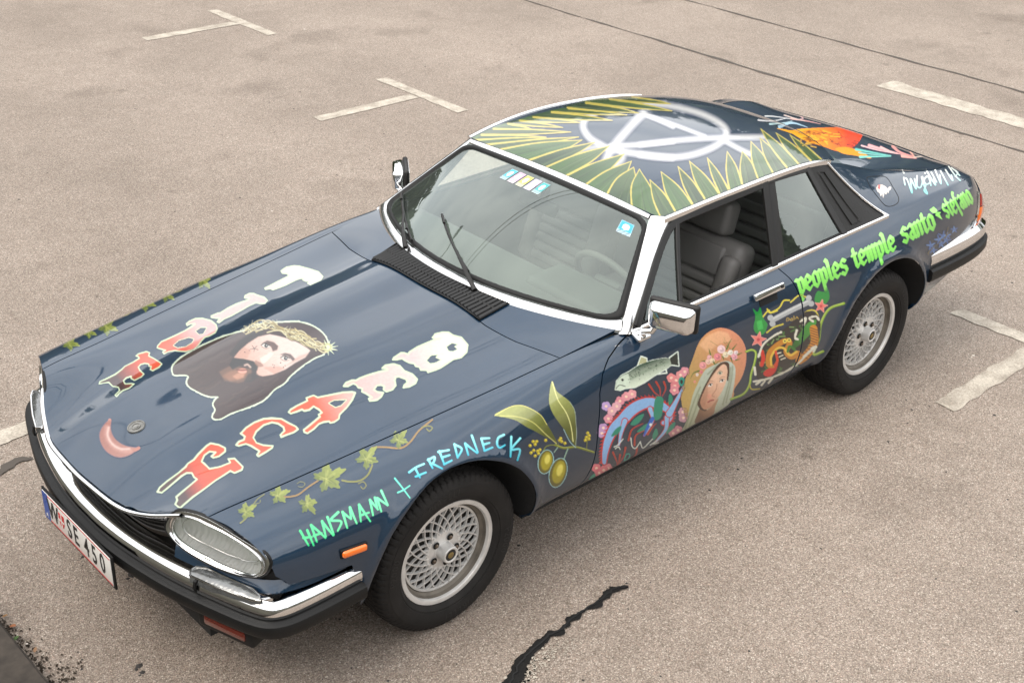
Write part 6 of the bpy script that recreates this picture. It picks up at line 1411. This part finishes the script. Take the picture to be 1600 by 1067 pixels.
for P in ([(645,640),(720,625),(790,600),(850,570),(905,530),(960,470)],[(660,655),(680,640)],[(690,660),(710,636)],[(730,648),(752,620)],[(672,500),(700,430),(760,380),(800,360)],[(985,470),(1000,440),(975,450)],[(1015,290),(1000,270),(960,280),(985,300)],[(910,300),(940,280),(930,320)],[(890,350),(880,390),(896,400)],[(655,600),(650,560)],[(930,500),(985,450)]): cv.stroke(P,11,(226,224,206),jag=.2)
for P in ([(780,480),(800,475)],[(790,500),(812,490)],[(800,515),(825,505)]): cv.stroke(P,5,(240,236,210))
for P in ([(832,298),(834,280),(848,284),(840,296)],[(852,292),(862,280),(868,290),(856,294)],[(874,268),(876,288)],[(884,284),(890,272),(898,282)]): cv.stroke(P,4,(190,160,60))
cv.lay('painted_woman_and_dragon',label='veiled woman with a flower wreath and a green dragon painted on the door and quarter panel')

# ---------------- blackletter on the quarter panel
GL={'p':([(.05,1),(.32,.9),(.32,-.55)],[(.32,.86),(.72,1.0),(.88,.8),(.88,.2),(.6,-.02),(.32,.16)]),
 'e':([(.82,.12),(.5,-.03),(.2,.2),(.2,.8),(.55,1.02),(.86,.78),(.84,.56),(.24,.42)],),
 'o':([(.2,.2),(.2,.82),(.52,1.02),(.86,.8),(.86,.18),(.52,-.03),(.2,.2)],),
 'l':([(.22,1.5),(.5,1.35),(.5,.12),(.8,.02)],),
 's':([(.88,.86),(.56,1.03),(.2,.8),(.34,.58),(.76,.46),(.86,.2),(.5,-.04),(.14,.14)],),
 't':([(.46,1.32),(.46,.14),(.62,-.02),(.88,.14)],[(.12,.92),(.84,.92)]),
 'm':([(.08,.96),(.2,.9),(.2,0)],[(.2,.84),(.44,1.0),(.54,.86),(.54,0)],[(.54,.84),(.78,1.0),(.9,.86),(.9,.02)]),
 'a':([(.18,.86),(.5,1.03),(.8,.84),(.8,.1),(.98,.0)],[(.8,.56),(.36,.46),(.2,.2),(.48,-.02),(.8,.16)]),
 'n':([(.12,.98),(.26,.88),(.26,.0)],[(.26,.82),(.62,1.02),(.82,.84),(.82,.02)]),
 'f':([(.9,1.36),(.66,1.46),(.46,1.28),(.46,-.4)],[(.16,.92),(.84,.92)])}
cv=Canvas(1240,290,1530,480,haze=.03)
LG=((158,236,118),(128,214,94))
def black(word,z,b0,b1,upv,nib):
    cv.zoom(*z); b0=np.array(b0,float); d=(np.array(b1,float)-b0); wid=[1.35 if c=='m' else .66 if c in 'l' else .8 if c in 'tf' else 1.0 for c in word]; tot=sum(wid); x=0; u=np.array(upv,float)
    for c,w in zip(word,wid):
        o=b0+d*x/tot; e=d*w/tot
        for P in GL[c]:
            Q=[o+e*(p[0]*.96)+u*p[1] for p in P]; off=(e/w)*.10+u*.055
            for k in (-1,-.33,.33,1): cv.stroke([q+off*k for q in Q],nib*z[2],LG[0],LG[1],(tuple(o+u),tuple(o)),smooth=False)
        x+=w
black('peoples',(1230,260,4.85),(88,965),(470,800),(-28,-100),2.7)
black('temple',(1230,260,4.85),(512,770),(832,622),(-30,-98),2.7)
black('santo',(1230,260,4.85),(880,582),(1132,462),(-34,-100),2.7)
black('stefano',(1230,260,4.85),(1208,392),(1418,268),(-46,-88),2.0)
cv.zoom(1230,260,4.85); cv.poly([(1075,330),(1110,305),(1140,335),(1130,345),(1165,348),(1155,362),(1176,405),(1120,372),(1128,358),(1098,352)],LG[0])
cv.lay('painted_blackletter',label='lime green blackletter words painted along the rear quarter panel')
cv=Canvas(1400,255,1530,310,haze=.04).zoom(1400,220,8)
WT=((240,246,236),(120,206,200))
for P in ([(80,372),(98,408)],[(95,462),(112,556)],[(102,468),(140,492),(200,655),(180,478),(250,606),(232,478)],[(262,440),(262,560),(300,590),(330,520),(318,455)],[(330,452),(350,560),(392,664),(352,628),(372,560)],[(420,470),(382,450),(350,500),(380,546),(428,522),(420,472)],[(362,405),(364,412)],[(408,440),(436,562)],[(378,368),(436,470),(492,556),(470,470)],[(440,398),(508,520)],[(486,360),(560,540),(545,430)],[(556,380),(650,556)],[(618,366),(706,500),(690,430)],[(656,322),(742,440),(802,500)],[(690,340),(770,400),(740,450)],[(735,372),(798,440)]):
    cv.stroke(P,15,WT[0],WT[1],((400,400),(430,600)))
cv.lay('painted_signature',label='white to turquoise signature painted on the rear buttress')
cv=Canvas(1360,285,1400,325,haze=.02).zoom(1240,220,5)
cv.poly([(645,370),(660,345),(690,345),(720,360),(745,385),(740,415),(728,395),(722,425),(708,405),(700,455),(692,410),(680,440),(672,410),(655,400)],(230,218,204)); cv.poly([(655,372),(662,342),(680,350),(672,385)],(176,52,46)); cv.dot((750,374),11,(214,206,196),ry=16,rot=.4)
cv.lay('painted_emblem',label='small white dripping figure painted on the fuel flap')
cv=Canvas(1440,340,1510,405,haze=.02).zoom(1230,260,4.85)
for x,y,r in ((1088,600,34),(1105,635,30),(1150,555,36),(1180,530,40),(1205,560,36),(1165,590,28),(1265,480,26),(1215,525,26)):
    for k in range(5): a=k*1.2566+x*.1; cv.stroke([(x,y),(x+r*math.cos(a),y+r*math.sin(a))],15,[(64,100,156),(88,128,180)][k%2],w2=6,smooth=False)
for P in ([(1060,660),(1100,620),(1150,580),(1230,500)],[(1070,670),(1075,640)],[(1200,540),(1220,460)]): cv.stroke(P,6,(92,84,48))
cv.lay('painted_blue_flowers',label='small blue flowers painted above the rear bumper')

# ---------------- boot lid: orange fish and sea plants
cv=Canvas(1150,165,1500,282,haze=.03).zoom(1080,140,6.667)
cv.poly([(890,408),(960,415),(1040,428),(1100,415),(1250,405),(1400,398),(1550,395),(1700,405),(1785,450),(1765,520),(1705,590),(1600,645),(1500,640),(1400,605),(1300,575),(1200,545),(1100,492),(1050,462),(960,432)],(244,170,28),(232,72,44),((1150,520),(1620,430)),smooth=True)
for i in range(40): r=cv.rg; x=r.uniform(1150,1720); y=r.uniform(430,620); cv.stroke([(x,y),(x+r.normal(0,40),y+r.normal(0,14)),(x+r.normal(30,30),y+r.normal(0,20))],7,(110,44,14),alpha=.75)
for i in range(24): r=cv.rg; x=r.uniform(1100,1500); y=r.uniform(430,600); cv.stroke([(x,y),(x+r.normal(40,30),y+r.normal(8,10))],12,(252,196,50),alpha=.6)
cv.poly([(1500,620),(1600,600),(1750,640),(1880,720),(1700,690),(1580,670)],(226,150,34),smooth=True)
for P,c,w in (([(700,322),(850,330),(1000,300)],(222,222,222),16),([(770,280),(880,285),(1100,320)],(214,216,214),14),([(820,362),(980,350),(1050,330)],(176,204,206),20),([(920,390),(1050,350),(1210,395)],(168,200,216),34),([(1120,268),(1165,300),(1130,315)],(236,190,190),14),([(1040,305),(1200,330),(1350,362)],(232,176,170),16),([(970,270),(1100,310),(1180,330)],(226,206,196),14)): cv.stroke(P,w,c,w2=5)
cv.zoom(1240,220,5)
for P,c,w in (([(488,70),(600,90),(740,115)],(110,196,184),20),([(520,128),(620,125),(760,125)],(120,200,186),20),([(510,95),(640,110),(760,118)],(130,206,196),10),([(530,40),(660,75),(820,105)],(236,190,190),12),([(590,38),(700,70),(850,110)],(240,176,176),22),([(680,50),(780,95)],(240,190,186),14),([(775,45),(830,90),(960,132)],(236,164,158),24),([(905,78),(930,110),(950,135)],(238,176,160),18),([(940,130),(1050,125),(1160,165)],(224,206,190),9),([(850,120),(960,140)],(234,170,160),26)): cv.stroke(P,w,c,w2=5)
cv.lay('painted_sea_creatures',label='orange fish and pastel sea plants painted on the boot lid')

# ---------------- roof: leaves and a sprayed circle sign
cv=Canvas(733,146,1305,352,haze=.11); cv.div=1.9
ZF=(730,140,4.85); ZG=(1000,140,4.85)
W_=(250,250,250)
def spray(z,P,w,al=1): cv.zoom(*z); cv.stroke(P,w*.74,W_,soft=w*.4,alpha=al)
ring=[(960,190),(895,225),(880,290),(925,365),(1010,418),(1085,452),(1300,490),(1552,518)]
ringG=[(0,495),(120,512),(260,515),(400,495),(540,445),(630,385),(655,320),(620,270),(545,222),(430,175),(250,130),(50,105)]
spray(ZF,ring,54); spray(ZG,ringG,54); cv.zoom(*ZF); spray(ZF,[(960,190),(1100,150),(1300,120),(1500,100)],34,.7)
spray(ZF,[(1330,185),(1230,290),(1110,430),(1060,520),(1040,590)],66); spray(ZF,[(1340,190),(1450,235),(1560,285)],36); spray(ZG,[(30,185),(250,265),(490,355)],34)
spray(ZF,[(1090,430),(1300,420),(1560,395)],44); spray(ZG,[(0,420),(300,385),(650,365),(960,362)],46); spray(ZG,[(640,390),(770,460),(880,510)],42); spray(ZF,[(1150,440),(1180,520),(1120,580)],50,.7); spray(ZF,[(1100,440),(960,440),(830,470)],40,.6)
YE=(240,222,118)
def rleaf(z,v0,tip,v1,k):
    cv.zoom(*z); v0,tip,v1=map(lambda q:np.array(q,float),(v0,tip,v1)); m=(v0+v1)/2
    a=v0*.45+tip*.55+(v0-v1)*.16; b=v1*.45+tip*.55+(v1-v0)*.16
    L=smoothpath([v0,a,tip],8); R=smoothpath([v1,b,tip],8); dn=(m-tip)*.10
    P=np.concatenate([L,R[::-1],[v1+dn],[v0+dn]])
    g=[(84,108,66),(98,130,84),(76,96,66),(92,124,72)][k%4]; g2=[(116,138,92),(108,136,94),(104,124,88)][k%3]
    cv.poly(P,g,g2,(tuple(m),tuple(tip)))
    for q in range(7):
        t=cv.rg.uniform(.1,.9); s0=v0*(1-t)+v1*t; cv.stroke([s0,s0*.5+(m*.3+tip*.7)*.5,s0*.2+tip*.8],5,[(74,90,60),(146,170,120),(92,104,66)][q%3],w2=1,alpha=.5)
    cv.stroke([m,m*.5+tip*.5+(v0-v1)*.04,tip],4,(70,78,52),w2=1,alpha=.8)
    cv.stroke(L,14,YE,w2=6,smooth=False,jag=.1); cv.stroke(R,14,YE,w2=6,smooth=False,jag=.1)
far=[((1080,75),(1540,112),(1250,58)),((900,100),(1552,165),(1080,75)),((760,140),(1300,180),(900,105)),((640,172),(1210,196),(770,146)),((500,212),(1100,236),(640,176)),((400,240),(855,252),(500,212)),((310,262),(725,290),(400,238)),((200,300),(535,325),(310,262)),((110,345),(785,325),(200,300)),((60,385),(595,362),(110,345))]
for k,(a,t,b) in enumerate(far): rleaf(ZF,a,t,b,k)
VF=[(140,420),(215,462),(430,550),(555,608),(705,678),(870,742),(1045,822),(1250,925),(1475,1000)]; TF=[(845,362),(870,385),(970,400),(1080,428),(1190,490),(1245,545),(1262,590),(1305,605)]
rleaf(ZF,(60,385),(600,365),(140,420),1)
for k,t in enumerate(TF): rleaf(ZF,VF[k],t,VF[k+1],k)
VG=[(170,1000),(280,945),(410,890),(500,845),(610,805),(680,775),(780,740),(900,695),(1020,655),(1135,620),(1225,590),(1320,565),(1396,550)]; TG=[(75,685),(160,625),(288,585),(375,545),(510,520),(660,470),(775,470),(840,395),(910,370),(915,300),(1030,330),(1135,345)]
for k,t in enumerate(TG): rleaf(ZG,VG[k],t,VG[k+1],k)
cv.lay('painted_roof_leaves',label='green yellow-edged leaves round a white sprayed circle sign on the roof')

# ---------------- stickers inside the windscreen
def sticker(s0,s1,t0,t1,c,label,skew=0.0):
    V=[];F=[];CC=[];n=14
    for j in range(n):
        for i in range(n):
            u,v=i/(n-1),j/(n-1); s=s0+(s1-s0)*u; t=t0+(t1-t0)*v; p=WS(s,t); V.append(p+np.array([.4,0,.9])*.0012)
            q=lin(c); r=math.hypot(u-.5,(v-.60)*1.1)
            if r<.26: q=lin((238,244,244))
            if v<.24: q=lin(c)*.45+lin((215,222,222))*.4 if (i*3+j)%4 else lin((90,100,110))
            if u<.06 or u>.94 or v<.05 or v>.95: q=q*.6+.25
            CC.append([*q,1])
    F=[(j*n+i,j*n+i+1,(j+1)*n+i+1,(j+1)*n+i) for j in range(n-1) for i in range(n-1)]
    o=new_obj('sticker',V,F,ART,windscreen,True); at_=o.data.color_attributes.new('art','FLOAT_COLOR','POINT'); at_.data.foreach_set('color',np.array(CC,np.float32).ravel()); o['label']=label
for k,(c,nm) in enumerate((((20,150,165),'turquoise'),((205,150,185),'pink'),((190,190,70),'yellow'),((175,165,205),'lilac'),((10,150,150),'teal'))):
    s0=-.345+k*.0865; sticker(s0,s0+.070,.795,.905,c,nm+' toll sticker along the top of the windscreen')
sticker(.775,.885,.775,.885,(20,150,180),'blue toll sticker in the near upper corner of the windscreen')
